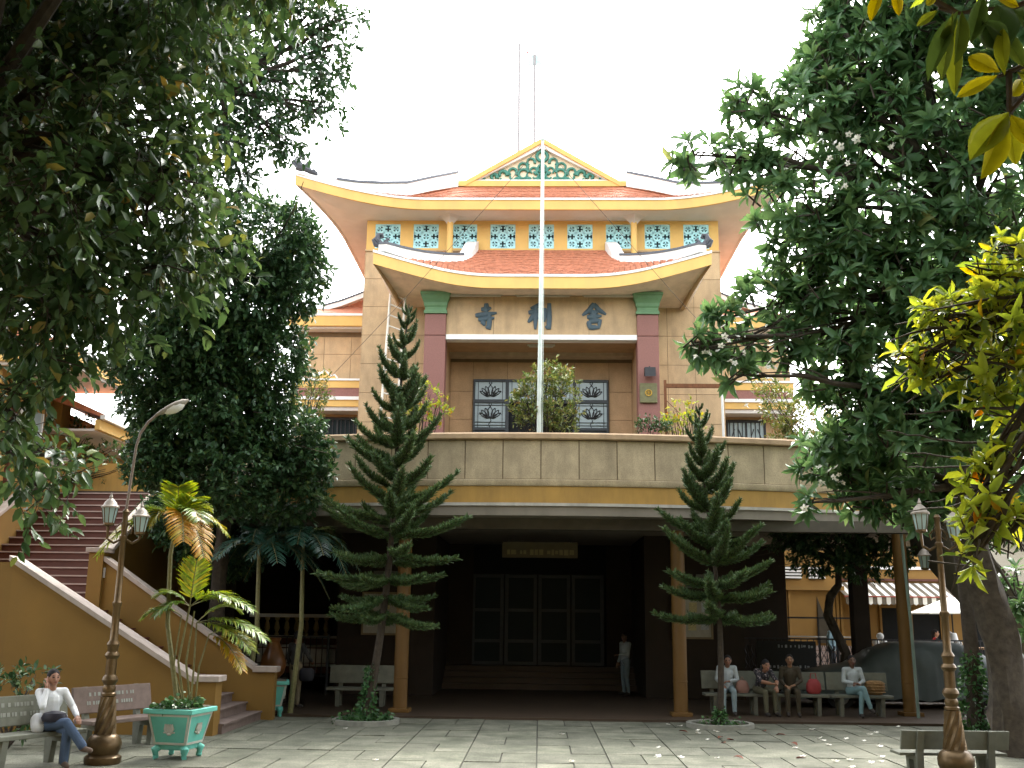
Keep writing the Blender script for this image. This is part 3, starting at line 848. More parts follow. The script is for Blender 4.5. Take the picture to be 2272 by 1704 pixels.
# ---------------------------------------------------------- side wings
for s in (-1, 1):
    X0, X1 = 5.3, 7.68
    a, b = sorted((X0*s, X1*s))
    block('wing_wall', T, a, b, 31.0, 45, 4.9, 10.9, STONEBACK)
    zz = [9.04, 10.0, 10.56]
    xs = sorted([5.32*s, 5.95*s, 6.8*s, 7.68*s])
    for i in range(3):
        for j in range(2):
            piece('cladding_panel', T, ((xs[i]+xs[i+1])/2, 30.99, (zz[j]+zz[j+1])/2), (xs[i+1]-xs[i]-.012, .02, zz[j+1]-zz[j]-.012), STONE)
    block('wing_lower_wall', T, *sorted((5.32*s, 7.66*s)), 30.98, 31.0, 6.0, 8.1, WARM)
    block('wing_fascia', T, *sorted((5.31*s, 7.85*s)), 30.45, 30.55, 10.78, 11.1, YEL)
    block('wing_rim', T, *sorted((5.31*s, 7.9*s)), 30.42, 30.56, 11.1, 11.17, WHITE)
    block('wing_soffit', T, *sorted((5.31*s, 7.85*s)), 30.55, 31.0, 10.72, 10.8, CREAM)
    wr = MB().add([(5.31*s, 30.46, 11.14), (7.85*s, 30.46, 11.14), (6.9*s, 31.6, 11.72), (5.31*s, 31.6, 11.72), (7.85*s, 45, 11.14), (6.9*s, 45, 11.72), (5.31*s, 45, 12.2), (5.31*s, 31.6, 12.2)],
            [(0, 1, 2, 3), (1, 4, 5, 2), (2, 5, 6, 7), (3, 2, 7)]).build('wing_roof', TILE, T)
    rp = [(7.0*s, 31.4, 11.62), (6.4*s, 31.4, 11.8), (5.85*s, 31.4, 12.02), (5.34*s, 31.4, 12.24)]
    ridge([Vector(q) - Vector((0, 0, .12)) for q in rp], .16, .16, .2, .24, T, 0, 'wing_rake')
    # little canopy with ornamental crest
    block('canopy_yellow', T, *sorted((5.33*s, 7.6*s)), 30.3, 30.98, 8.78, 9.0, YEL)
    block('canopy_cap', T, *sorted((5.32*s, 7.64*s)), 30.26, 30.99, 9.0, 9.06, WHITE)
    cr = MB(); pts = [(6.2, 9.06), (6.28, 9.16), (6.4, 9.12), (6.5, 9.22), (6.6, 9.3), (6.7, 9.22), (6.8, 9.12), (6.92, 9.16), (7.0, 9.06)]
    cr.prism([(x*s, z) for x, z in pts], 'y', 30.3, 30.36); cr.build('crest', YEL, T)
    cr = MB(); cr.tube([(x*s, 30.3, z+.02) for x, z in pts], .03, 6); cr.build('crest_trim', WHITE, T)
    block('canopy_red', T, *sorted((5.34*s, 7.58*s)), 30.32, 30.98, 8.50, 8.78, REDST)
    block('canopy_white', T, *sorted((5.32*s, 7.64*s)), 30.25, 30.99, 8.40, 8.50, WHITE)
    block('canopy_fascia', T, *sorted((5.33*s, 7.6*s)), 30.3, 30.98, 8.20, 8.40, YEL)
    block('canopy_soffit', T, *sorted((5.335*s, 7.58*s)), 30.35, 30.98, 8.08, 8.20, CREAM)
    wf = block('wing_window', T, *sorted((5.68*s, 6.85*s)), 30.94, 30.98, 6.4, 7.92, GLASSD if s < 0 else FROST)
    fb = MB()
    for x in (5.68, 6.25, 6.82): fb.boxb(*sorted(((x-.025)*s, (x+.025)*s)), 30.9, 30.96, 6.4, 7.94)
    fb.boxb(*sorted((5.66*s, 6.87*s)), 30.895, 30.96, 7.9, 7.98)
    fb.build('window_frame', IRON, wf)
    iw = MB()
    for q in range(9):
        x = 5.75 + q*.13; iw.boxb(*sorted(((x-.012)*s, (x+.012)*s)), 30.91, 30.93, 6.4, 7.9)
    if s > 0:
        for c in (5.96, 6.54):
            for a in (-1, 1): iw.tube([(c+a*.02, 30.92, 7.2), (c+a*.15, 30.92, 7.45), (c+a*.06, 30.92, 7.7)], .015, 5)
    iw.build('window_bars', IRON, wf)

# ================================================================== left staircase
LS = thing('staircase', 'ochre walled stone staircase with red treads and pale coping climbing beside the courtyard', 'staircase', (-7.4, 20, 0))
COP = M('stair_coping', (.36, .30, .25), .8, .12, 5, .25, 60, stain=.3)
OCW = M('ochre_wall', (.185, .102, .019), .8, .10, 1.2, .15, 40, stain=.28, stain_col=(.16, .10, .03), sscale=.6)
XB = -5.55                                     # foot of the flight
RUN, RISE = .30, .175
NST = 12                                       # lower flight to the landing at z 2.1
for i in range(NST):
    x1 = XB - RUN*i; z1 = RISE*(i+1)
    st = block('step', LS, -9.2 if i == NST-1 else x1-RUN-.02, x1, 18.72, 21.28, max(0, z1-RISE), z1-.03, TREAD if i > 2 else PINKC)
    block('tread', st, x1-RUN-.01, x1+.03, 18.72, 21.28, z1-.03, z1, PINKC if i < 4 else TREAD)
block('landing', LS, -12.6, -9.1, 18.7, 21.3, 1.9, 2.1, TREAD)
def slope_wall(x0, z0, x1, z1, y0, y1, name='parapet_wall'):
    return MB().prism([(x0, 0), (x1, 0), (x1, z1), (x0, z0)], 'y', y0, y1).build(name, OCW, LS)
# near wall: post, sloping wall, landing wall
block('post', LS, -5.98, -5.62, 18.42, 18.78, 0, .9, OCW)
block('post_cap', LS, -6.04, -5.56, 18.36, 18.84, .9, 1.0, COP, bevel=.012)
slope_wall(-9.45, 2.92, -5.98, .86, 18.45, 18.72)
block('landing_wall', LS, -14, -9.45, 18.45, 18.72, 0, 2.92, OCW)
def slope_cop(x0, z0, x1, z1, y0, y1, t=.1):
    mb = MB(); mb.prism([(x0, z0), (x1, z1), (x1, z1+t), (x0, z0+t)], 'y', y0, y1); return mb.build('coping', COP, LS, bevel=.01)
slope_cop(-9.5, 2.94, -5.98, .86, 18.36, 18.80)
# far wall
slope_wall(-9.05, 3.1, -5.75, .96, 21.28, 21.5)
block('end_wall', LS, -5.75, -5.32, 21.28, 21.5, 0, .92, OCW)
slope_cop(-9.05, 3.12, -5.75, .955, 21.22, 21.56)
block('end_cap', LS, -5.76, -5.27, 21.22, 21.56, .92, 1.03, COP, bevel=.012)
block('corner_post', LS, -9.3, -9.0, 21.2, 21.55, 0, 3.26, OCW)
block('post_cap', LS, -9.36, -8.94, 21.14, 21.6, 3.26, 3.36, COP, bevel=.012)
# upper flight, climbing away from the courtyard
for i in range(16):
    z1 = 2.1 + .181*(i+1); y0 = 21.35 + .29*i
    st = block('step', LS, -12.3, -9.2, y0+.02, y0+.29+.02, z1-.181, z1-.03, TREAD)
    block('tread', st, -12.3, -9.2, y0-.015, y0+.29, z1-.03, z1, TREAD)
    block('nosing', st, -12.3, -9.2, y0-.02, y0+.02, z1-.026, z1+.004, NOSE)
for x0, x1 in ((-9.2, -9.0), (-12.5, -12.3)):
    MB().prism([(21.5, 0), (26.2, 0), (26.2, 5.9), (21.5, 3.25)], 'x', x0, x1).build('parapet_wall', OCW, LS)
    MB().prism([(21.5, 3.27), (26.2, 5.92), (26.2, 6.02), (21.5, 3.37)], 'x', x0-.06, x1+.06).build('coping', COP, LS, bevel=.01)
block('wall_socket', LS, -8.995, -8.96, 21.25, 21.4, 2.75, 2.95, M('white_plastic', (.6, .62, .6), .5))

# ================================================================== building at the head of the left stairs
SB = thing('side_building', 'yellow side building with deep white eaves and frosted window above the staircase', 'building', (-14, 27, 0))
LX = -12.9
block('planter_wall', SB, -12.3, -9.4, 26.55, 26.75, 4.9, 5.87, YEL2)
block('corner_pillar', SB, -13.15, -12.65, 26.3, 26.8, 4.9, 7.8, YEL2)
block('wall', SB, -18, LX, 23.6, 27.2, 4.9, 7.9, YEL2)
block('wall', SB, -18, LX+.05, 27.2, 33, 4.9, 7.3, YEL2)
block('lower_wall', SB, -18, -12.5, 21.0, 33, 0, 4.9, OCW)
ev = MB(); ev.boxb(-18, -11.1, 23.3, 26.6, 7.75, 7.83); ev.build('upper_soffit', CREAM, SB)
ev = MB(); ev.boxb(-18, -11.05, 23.2, 26.7, 7.83, 8.12); ev.build('upper_fascia', YEL, SB)
ev = MB(); ev.prism([(-18, 8.13), (-11.0, 8.13), (-13.5, 9.3), (-18, 9.3)], 'y', 23.2, 26.7); ev.build('upper_roof', TILE, SB)
block('roof_rim', SB, -18, -10.98, 23.14, 26.76, 8.12, 8.19, WHITE)
lo = MB(); lo.prism([(-11.35, 6.98), (-11.3, 7.05), (-12.9, 7.75), (-12.9, 7.5)], 'y', 25.9, 33.5); lo.build('lower_roof', TILE, SB)
block('lower_rim', SB, -11.42, -11.3, 25.86, 33.6, 6.93, 7.04, WHITE)
block('lower_fascia', SB, -11.55, -11.42, 25.88, 33.55, 6.66, 6.92, YEL)
block('lower_soffit', SB, -12.9, -11.55, 25.88, 33.55, 6.62, 6.68, CREAM)
wf = block('window', SB, -12.88, -12.82, 24.5, 25.6, 5.85, 7.0, FROST)
fb = MB()
for y in (24.5, 25.05, 25.6): fb.boxb(-12.82, -12.78, y-.03, y+.03, 5.85, 7.0)
fb.boxb(-12.82, -12.76, 24.4, 25.7, 5.75, 5.85)
fb.build('window_frame', WHITE, wf)
block('downpipe', SB, -12.9, -12.8, 24.2, 24.3, 4.9, 7.7, M('brown_pipe', (.12, .035, .02), .5))

# ================================================================== right staircase (seen from under its flank)
RS = thing('staircase', 'dark olive underside of the far staircase behind the thick frangipani trunk', 'staircase', (10.5, 23, 0))
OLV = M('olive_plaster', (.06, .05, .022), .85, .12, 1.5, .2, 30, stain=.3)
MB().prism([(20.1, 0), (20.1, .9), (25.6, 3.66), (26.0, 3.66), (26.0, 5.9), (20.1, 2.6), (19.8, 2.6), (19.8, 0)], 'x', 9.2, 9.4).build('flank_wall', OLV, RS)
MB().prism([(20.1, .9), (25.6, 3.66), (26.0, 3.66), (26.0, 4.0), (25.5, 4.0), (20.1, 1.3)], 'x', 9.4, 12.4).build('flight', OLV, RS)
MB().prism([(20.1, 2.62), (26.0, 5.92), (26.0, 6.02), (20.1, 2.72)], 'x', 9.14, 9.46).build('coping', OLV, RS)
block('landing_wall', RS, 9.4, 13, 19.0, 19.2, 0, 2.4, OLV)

# ================================================================== courtyard café building on the right
CB = thing('cafe_building', 'yellow courtyard building with a striped awning and white trim beyond the railing', 'building', (13, 39, 0))
CY_ = M('cafe_yellow', (.27, .15, .036), .75, .08, 1.5, .1, 50, stain=.15, stain_col=(.25, .16, .06))
block('wall', CB, 10.3, 24, 37.0, 48, 0, 6.5, CY_)
block('wall', CB, 8.0, 10.3, 36.2, 48, 0, 6.5, CY_)
block('white_band', CB, 10.31, 24, 36.9, 37.0, 3.82, 3.92, WHITE)
block('red_band', CB, 10.31, 24, 36.88, 37.0, 3.42, 3.5, TREAD)
block('ledge', CB, 7.9, 10.4, 36.0, 36.2, 3.05, 3.2, CY_)
for x in (8.35, 10.1):
    for q in range(3): block('pilaster', CB, x-.1+q*.13, x-.02+q*.13, 36.1, 36.2, 0, 3.05, CY_)
for x in (8.45, 9.25):
    v = block('louvre_vent', CB, x, x+.55, 36.15, 36.2, 3.42, 3.85, M('louvre_gap', (.10, .09, .07), .9))
    for q in range(4): piece('slat', v, (x+.275, 36.12, 3.48+.105*q), (.56, .06, .06), WHITE)
sh = MB().add([(9.45, 36.19, 1.3), (10.0, 36.0, 1.3), (9.5, 36.19, 2.85), (9.5, 36.0, 1.3)], [(0, 1, 2), (0, 3, 2), (0, 1, 3)]).build('open_shutter', M('grey_shutter', (.10, .085, .06), .8), CB)
for (a, b, z0, z1) in ((11.9, 12.6, .3, 2.5), (12.95, 13.9, .0, 2.4), (15, 16, 0, 2.4)):
    d = block('opening', CB, a, b, 36.95, 37.0, z0, z1, DARKIN)
    fb = MB(); fb.boxb(a-.07, a, 36.9, 37, z0, z1+.07).boxb(b, b+.07, 36.9, 37, z0, z1+.07).boxb(a, b, 36.9, 37, z1, z1+.07); fb.build('door_frame', CY_, d)
for i in range(4): block('white_step', CB, 8.0, 10.6, 35.3+.22*i, 36.2, .55+.17*i, .72+.17*i-.02, NOSE)
block('plinth', CB, 7.9, 10.7, 35.2, 36.2, 0, .55, CY_)
aw = MB(); n = 34
AWW = M('awning_white', (.72, .70, .62), .8); AWB = M('awning_brown', (.12, .10, .07), .8)
for i in range(n):
    x0 = 10.25 + 5.1*i/n; x1 = 10.25 + 5.1*(i+1)/n
    st = MB(); st.add([(x0, 35.4, 2.86), (x1, 35.4, 2.86), (x1, 36.95, 3.36), (x0, 36.95, 3.36), (x0, 35.4, 2.84), (x1, 35.4, 2.84), (x1, 36.95, 3.34), (x0, 36.95, 3.34)],
        [(0,1,2,3), (7,6,5,4), (0,4,5,1), (1,5,6,2), (2,6,7,3), (3,7,4,0)])
    st.prism([(x0+.003, 2.84), (x1-.003, 2.84), (x1-.003, 2.62), ((x0+x1)/2, 2.57), (x0+.003, 2.62)], 'y', 35.385, 35.395)
    st.build('awning_stripe', AWW if i % 2 else AWB, CB)
block('awning_bar', CB, 10.2, 15.4, 35.36, 35.41, 2.83, 2.87, M('awning_red', (.3, .06, .04), .6))

# parasol
PS = thing('parasol', 'white square parasol open in front of the striped awning', 'parasol', (13.0, 33.5, 0))
pm_ = MB(); pm_.add([(12.0, 32.7, 2.32), (14.1, 32.7, 2.36), (14.1, 34.6, 2.36), (12.0, 34.6, 2.32), (13.05, 33.65, 2.85), (12.0, 32.7, 2.28), (14.1, 32.7, 2.32), (14.1, 34.6, 2.32), (12.0, 34.6, 2.28)],
    [(0, 1, 4), (1, 2, 4), (2, 3, 4), (3, 0, 4), (0, 5, 6, 1), (1, 6, 7, 2), (2, 7, 8, 3), (3, 8, 5, 0)])
pm_.build('canopy', M('parasol_white', (.74, .76, .70), .8), PS)
MB().tube([(13.05, 33.65, 0), (13.05, 33.65, 2.8)], .025, 8).build('pole', IRON, PS)

# beyond: perimeter of the compound
PW = thing('perimeter_wall', 'long ochre boundary wall closing the compound behind the buildings', 'wall', (0, 52, 0))
block('wall', PW, -40, 40, 52, 52.3, 0, 3.4, YEL2)
block('coping', PW, -40, 40, 51.9, 52.4, 3.4, 3.5, CREAM)
for s, nm in ((-1, 'left'), (1, 'right')):
    pw = thing('perimeter_wall', 'tall ochre boundary wall running along the ' + ('staircase side of the compound' if s < 0 else 'café side of the compound'), 'wall', (s*24, 20, 0))
    block('wall', pw, *sorted((s*24, s*24.3)), -20, 52, 0, 3.6, OCW)
    block('coping', pw, *sorted((s*23.95, s*24.35)), -20, 52, 3.6, 3.7, COP)

# ================================================================== railings
def railing(label, x0, x1, y, z0, z1, step, scroll=True, cat='railing'):
    r = thing('iron_railing', label, cat, ((x0+x1)/2, y, 0))
    MB().boxb(x0, x1, y-.02, y+.02, z1-.04, z1).build('top_rail', IRON, r)
    MB().boxb(x0, x1, y-.015, y+.015, z0, z0+.03).build('bottom_rail', IRON, r)
    pm = MB(); pm.boxb(-.011, .011, -.011, .011, 0, z1-z0-.04)
    if scroll:
        h = z1-z0
        for a in (1, -1):
            pm.tube([(a*.02, 0, h*.2), (a*.07, 0, h*.3), (a*.02, 0, h*.42), (a*.075, 0, h*.55), (a*.02, 0, h*.68), (a*.06, 0, h*.8)], .011, 4)
    me = pm.mesh('baluster', IRON)
    n = int((x1-x0)/step)
    for i in range(n+1):
        o = bpy.data.objects.new('baluster', me); o.location = (x0 + (x1-x0)*i/n, y, z0+.015); put(o, r)
    for x in np.linspace(x0, x1, max(2, int((x1-x0)/2.2)+1)):
        MB().boxb(x-.03, x+.03, y-.03, y+.03, .0, z1+.05).build('post', IRON, r)
    return r
rl = railing('ornate black iron railing behind the covered car with scrolled balusters', 5.4, 13.5, 29.0, .55, 1.58, .17)
block('railing_base', rl, 5.35, 13.6, 28.85, 29.15, 0, .55, BROWNW)
pr = MB().boxb(5.9, 7.5, 28.93, 28.97, .65, 1.5).build('dark_panel', M('dark_panel', (.02, .022, .02), .6), rl)
rr = random.Random(12)
for row, (xa, xb, z) in enumerate(((6.5, 7.4, 1.36), (6.0, 7.3, .82))):
    x = xa
    while x < xb:
        w = rr.uniform(.03, .07); piece('panel_lettering', pr, (x, 28.925, z+rr.uniform(-.01, .01)), (w, .006, rr.uniform(.05, .1)), M('faded_white', (.30, .32, .31), .8)); x += w + rr.uniform(.03, .09)
rp = thing('pipe_railing', 'plain dark pipe handrail of the ramp in front of the café', 'railing', (7.3, 31, 0))
for x in (6.95, 8.4, 9.9): MB().boxb(x-.02, x+.02, 31.98, 32.02, .0, 2.12).build('post', IRON, rp)
MB().boxb(6.9, 9.9, 31.97, 32.03, 2.1, 2.15).build('handrail', IRON, rp)
MB().boxb(5.4, 9.9, 31.98, 32.02, 1.55, 1.59).build('handrail', M('pale_pipe', (.4, .4, .38), .5), rp)
railing('plain black iron railing between the stairs and the porch wall', -9.0, -5.45, 27.2, .5, 1.5, .15, False)
# white and red plinth steps behind it
WP = thing('stepped_plinth', 'low red plinth with white bands behind the black railing', 'plinth', (-7, 29, 0))
for i in range(4):
    block('red_course', WP, -9.2, -5.4, 28.6+.3*i, 30.2, .5+.24*i, .68+.24*i, TREAD)
    block('white_course', WP, -9.2, -5.4, 28.56+.3*i, 30.2, .68+.24*i, .74+.24*i, M('band_white', (.5, .5, .46), .8))
block('white_slab', WP, -7.6, -5.5, 28.4, 28.55, .78, 1.15, M('band_white', (.5, .5, .46), .8))
# row of tubular balusters
BL = thing('balustrade', 'short cream baluster balustrade with white capping above the red plinth', 'railing', (-7, 29.7, 0))
blm = MB().lathe([(.07, 0), (.07, .05), (.04, .09), (.085, .2), (.06, .34), (.035, .4), (.07, .45), (.07, .5)], 10).mesh('baluster', M('baluster_cream', (.36, .28, .12), .8), smooth=True)
for i in range(8):
    o = bpy.data.objects.new('baluster', blm); o.location = (-8.0 + .28*i, 29.7, 1.46); put(o, BL)
block('rail', BL, -8.2, -5.9, 29.55, 29.85, 1.96, 2.06, WHITE)

# ================================================================== benches
def make_bench(mat, legmat, text=False, L=1.5):
    root = thing('bench', 'x', 'bench')
    MB().boxb(-L/2, L/2, -.22, .2, .40, .46).build('seat', mat, root, bevel=.012, world=False)
    rot = Matrix.Rotation(R(-12), 3, 'X')
    bk = MB().box((0, .27, .73), (L, .05, .40), rot=rot).build('backrest', mat, root, bevel=.012, world=False)
    for s in (-1, 1):
        lg = MB()
        x = s*L*.33
        lg.prism([(-.16, 0), (-.06, 0), (-.06, .30), (.12, .30), (.16, 0), (.26, 0), (.30, .5), (.385, .92), (.335, .93), (.24, .52), (.2, .40), (-.2, .40)], 'x', x-.045, x+.045)
        lg.build('leg', legmat, root, world=False)
    if text:
        r2 = random.Random(5)
        for row in (0, 1):
            x = -.45 + row*-.05
            while x < .42:
                w = r2.uniform(.02, .05)
                p = Vector((x, -.028, .08 - row*.13)); p = rot @ p + Vector((0, .27, .73))
                o = bpy.data.objects.new('worn_lettering', unit(M('worn_letter', (.25, .26, .22), .8)))
                o.location = p; o.scale = (w, .004, .055); o.rotation_euler = rot.to_euler(); o.parent = bk; C.objects.link(o)
                x += w + r2.choice((.015, .02, .05))
    return root
BW = make_bench(CONC, CONC, True)
def bench_label(o, t, g=None):
    o['label'] = t
    if g: o['group'] = g
BW.location = (-6.95, 14.55, 0); BW.rotation_euler = (0, 0, R(62)); bench_label(BW, 'pale concrete bench under the woman in the white jacket')
B2 = make_bench(PINKC, CONC, True); B2.location = (-6.55, 16.75, 0); B2.rotation_euler = (0, 0, R(62)); bench_label(B2, 'pinkish concrete bench behind the lamp post with the street light arm')
BP = make_bench(CONC, CONC, False); B3 = BP; B3.location = (-4.05, 24.15, 0); B3.rotation_euler = (0, 0, R(2)); bench_label(B3, 'olive stained concrete bench behind the tall pine')
RB = []
for i, (x, t) in enumerate(((4.25, 'concrete bench beside the yellow column behind the short pine'), (5.62, 'concrete bench under the two women in dark clothes'), (6.98, 'concrete bench with the crossed-leg man and woven basket'))):
    b = dup(BP, (x, 23.45, .05), R(rr.uniform(-3, 3))); b.scale = (.88, .95, .97); bench_label(b, t); RB.append(b)
B4 = dup(BP, (5.75, 15.35, 0), R(182)); bench_label(B4, 'low concrete bench with its back turned behind a twisted lamp post'); B4.scale = (1.0, .9, .66)
B5 = dup(BP, (7.05, 14.3, 0), R(-118)); B5.scale = (1, 1, .85); bench_label(B5, 'grey concrete bench facing the courtyard beside the thick frangipani trunk')

# ================================================================== lamp posts
def lantern(parent, c, k=1.0):
    c = Vector(c)
    GL = M('lantern_glass', (.30, .40, .38), .25, .05, 6, 0, spec=.5)
    ln = MB().lathe([(.05*k, -.02), (.095*k, .0), (.095*k, .03), (.02*k, .03)], 8, c).build('lantern', BRONZE, parent)
    MB().lathe([(.09*k, .031), (.135*k, .30*k)], 8, c).build('glass', GL, ln)
    cg = MB()
    for q in range(8):
        a = 2*pi*q/8
        cg.tube([c + Vector((.092*k*math.cos(a), .092*k*math.sin(a), .03)), c + Vector((.138*k*math.cos(a), .138*k*math.sin(a), .30*k))], .008*k, 4)
    cg.build('cage', BRONZE, ln)
    LC = M('lantern_cap', (.33, .29, .24), .5, metal=.3)
    MB().lathe([(.155*k, .30*k), (.16*k, .325*k), (.12*k, .36*k), (.10*k, .41*k), (.05*k, .46*k), (.025*k, .48*k), (.035*k, .50*k), (.02*k, .53*k), (.008*k, .58*k)], 16, c).build('cap', LC, ln, smooth=True)
    return ln
def make_lamp(label, rz, dz):
    root = thing('lamp_post', label, 'lamp post')
    b = MB(); b.lathe([(.24, 0), (.25, .03), (.25, .09), (.20, .13), (.235, .2), (.24, .28), (.20, .36), (.145, .40)], 16); b.build('base', BRONZE, root, smooth=True, world=False)
    tw = MB(); prof = [(.142 - .045*i/12, .40 + .50*i/12, 1) for i in range(13)]
    tw.lathe(prof, 20, twist=.12, flute=.09); tw.build('twisted_shaft', BRONZE, root, world=False)
    mid = [(.10, .90), (.115, .915), (.115, .945), (.095, .96), (.105, 1.0), (.105, 1.03), (.085, 1.06), (.115, 1.1), (.13, 1.13), (.115, 1.17), (.085, 1.2), (.085, 1.42), (.105, 1.44), (.12, 1.47), (.105, 1.5), (.08, 1.52), (.09, 1.6), (.105, 1.62), (.09, 1.65), (.065, 1.68), (.058, 2.15), (.075, 2.17), (.075, 2.21), (.055, 2.23), (.048, 3.1), (.065, 3.12), (.065, 3.16), (.045, 3.18), (.05, 3.3), (.06, 3.34), (.045, 3.38), (.045, 3.5), (.06, 3.52), (.03, 3.56)]
    mid = [(r*.86, z) for r, z in mid]
    MB().lathe(mid, 18).build('shaft', BRONZE, root, smooth=True, world=False)
    for s, d in ((-1, 0), (1, dz)):
        a = MB()
        pts = [(s*.03, 0, 3.12), (s*.13, 0, 3.06), (s*.22, 0, 3.12), (s*.23, 0, 3.3+d)]
        q = []
        for i in range(len(pts)-1):
            for t in (0, .5): q.append(Vector(pts[i]).lerp(Vector(pts[i+1]), t))
        q.append(Vector(pts[-1]))
        a.tube(q, .02, 7); a.tube([(s*.05, 0, 3.35), (s*.12, 0, 3.28), (s*.1, 0, 3.2), (s*.05, 0, 3.24)], .013, 5)
        a.build('bracket_arm', BRONZE, root, smooth=True, world=False)
        l = lantern(None, (s*.22, 0, 3.32+d), .82)
        l.parent = root
    return root
def reparent_lantern(): pass
LP = make_lamp('bronze twisted lamp post with two lanterns and a tall street light arm beside the staircase', 0, -.12)
LP.location = (-6.12, 15.05, 0); LP.rotation_euler = (0, 0, R(18))
LR_ = dup(LP, (5.62, 14.75, 0), R(-10), 'bronze twisted lamp post with two lanterns rising beside the frangipani trunk')
# street light arm only on the left one
sl = MB()
q = [(0, 0, 3.5), (.03, 0, 4.0), (.06, 0, 4.5), (.10, 0, 4.7), (.2, 0, 4.88), (.36, 0, 5.05)]
sl.tube(q, [.02, .02, .018, .018, .02, .022], 8); sl.build('street_light_arm', M('brown_grey_metal', (.16, .12, .085), .5), LP, smooth=True, world=False)
hd = MB(); ax = Vector((.62, 0, .36)).normalized()
hp = [Vector((.30, 0, 5.0)) + ax*t for t in (0, .08, .2, .32, .44, .52)]
hd.tube(hp, [.022, .05, .075, .085, .07, .018], 12, flat=.75); hdo = hd.build('street_light_head', M('lamp_housing', (.24, .21, .16), .5), LP, smooth=True, world=False)
gb_ = MB(); hp = [Vector((.42, -.02, 5.03)) + ax*t for t in (0, .06, .16, .26, .32)]
gb_.tube(hp, [.016, .056, .074, .062, .016], 12); gb_.build('diffuser', M('milky_diffuser', (.55, .53, .45), .3), hdo, smooth=True, world=False)

# hanging lantern on the second column
HL = thing('hanging_lantern', 'small dark lantern hanging from a bracket on the green-piped column', 'lantern', (8.55, 23.35, 3.2))
l = lantern(None, (0, 0, 0), .95); l.parent = HL
MB().tube([(0, 0, .56), (0, 0, .75), (-.25, .02, .75)], .012, 6).build('bracket', IRON, HL, world=False)
GP = tag(MB().tube([(8.12, 23.2, 0.05), (8.1, 23.2, 2.0), (8.02, 23.2, 4.05)], .035, 10).build('drain_pipe', M('green_pipe', (.16, .22, .18), .5), None, smooth=True), 'thin grey green drain pipe in front of the ochre column with the lantern', 'pipe')

# ================================================================== flagpole, wires, ladder, banner frame
FP = thing('flagpole', 'tall thin white flagpole rising from the terrace in front of the gable', 'flagpole', (-.03, 22.7, 5.05))
PW_ = M('pole_white', (.62, .68, .62), .5, .1, 6, stain=.25, stain_col=(.2, .32, .25))
FPZ = lambda z: 2.1 + (z - 2.1)*22.7/22
MB().tube([(-.03, 22.7, 5.0)] + [(x, 22.7, FPZ(z)) for x, z in ((-.035, 6.5), (-.02, 8.2), (-.012, 9.6), (0, 11.2), (.01, 12.84))], [.055, .052, .047, .042, .036, .028], 12).build('shaft', PW_, FP, smooth=True)
MB().ell((.012, 22.7, FPZ(12.88)), (.05, .05, .05), 10, 8).build('finial', PW_, FP, smooth=True)
MB().tube([(.04, 22.67, 5.3), (.05, 22.67, 9), (.045, 22.67, FPZ(12.7))], .006, 4).build('halyard', PW_, FP)
WIRE = M('stay_wire', (.12, .10, .08), .6)
for s, e in ((-1, (-7.2, 28.2, 7.2)), (1, (7.2, 28.2, 7.2))):
    tag(MB().tube([(0, 22.7, 13.1), tuple(Vector((0, 22.7, 13.1)).lerp(Vector(e), .5) - Vector((0, 0, .12))), e], .008, 4).build('stay_wire', WIRE), 'thin stay wire from the flagpole top down to the terrace near the ' + ('white ladder' if s < 0 else 'rusty banner frame'), 'wire')
LD = thing('ladder', 'long white painted ladder leaning on the stone wall behind the tall pine', 'ladder', (-4.2, 26.2, 4.9))
LDW = M('ladder_white', (.60, .55, .46), .7)
a0, a1 = Vector((-4.28, 26.3, 4.9)), Vector((-4.39, 28.5, 11.45)); b0, b1 = Vector((-3.85, 26.3, 4.9)), Vector((-3.95, 28.42, 11.05))
MB().tube([a0, a1], .035, 8).build('rail', LDW, LD); MB().tube([b0, b1], .035, 8).build('rail', LDW, LD)
for i in range(18):
    t = .04 + i*.054; MB().tube([a0.lerp(a1, t), b0.lerp(b1, t*1.03)], .022, 6).build('rung', LDW, LD)
BF = thing('banner_frame', 'rusty horizontal bar on two thin posts standing on the terrace', 'frame', (3.8, 25, 4.9))
RUST = M('rusty_wood', (.17, .07, .03), .85, .25, 14)
block('crossbar', BF, 3.1, 4.5, 24.97, 25.03, 7.66, 7.76, RUST)
block('post', BF, 3.06, 3.12, 24.96, 25.04, 4.9, 7.85, RUST)
MB().tube([(4.5, 25.0, 4.9), (4.49, 25.0, 7.9)], .03, 8).build('post', WHITE, BF)
tm_ = MB(); tm_.tube([(3.1, 25, 7.35), (3.5, 25, 6.95)], .01, 5); tm_.build('stay', RUST, BF)
for i, (px, t, bt, fl) in enumerate(((1122, 95, 300, False), (1155, 118, 300, True))):
    p = aty(px, bt, 42); q = aty(px, t, 42)
    an = thing('mast', ['slim pale mast standing behind the gable without a flag', 'slim pale mast with a small faded flag behind the gable'][i], 'mast', (p.x, 42, 15.5))
    MB().tube([(p.x, 42, 14.5), (q.x, 42, q.z)], .065, 6).build('pole', M('mast_grey', (.3, .3, .3), .6), an)
    if fl:
        MB().boxb(q.x-.3, q.x+.35, 42.0, 42.01, q.z-.55, q.z).build('flag', M('pale_flag', (.45, .62, .62), .8), an)
        st = MB(); sp = []
        for k_ in range(10):
            a = pi/2 + k_*pi/5; r_ = .12 if k_ % 2 == 0 else .05; sp.append((q.x-.32 + r_*math.cos(a), q.z+.1 + r_*math.sin(a)))
        st.prism(sp, 'y', 41.98, 42.0); st.build('star', M('star_red', (.45, .16, .16), .6), an)

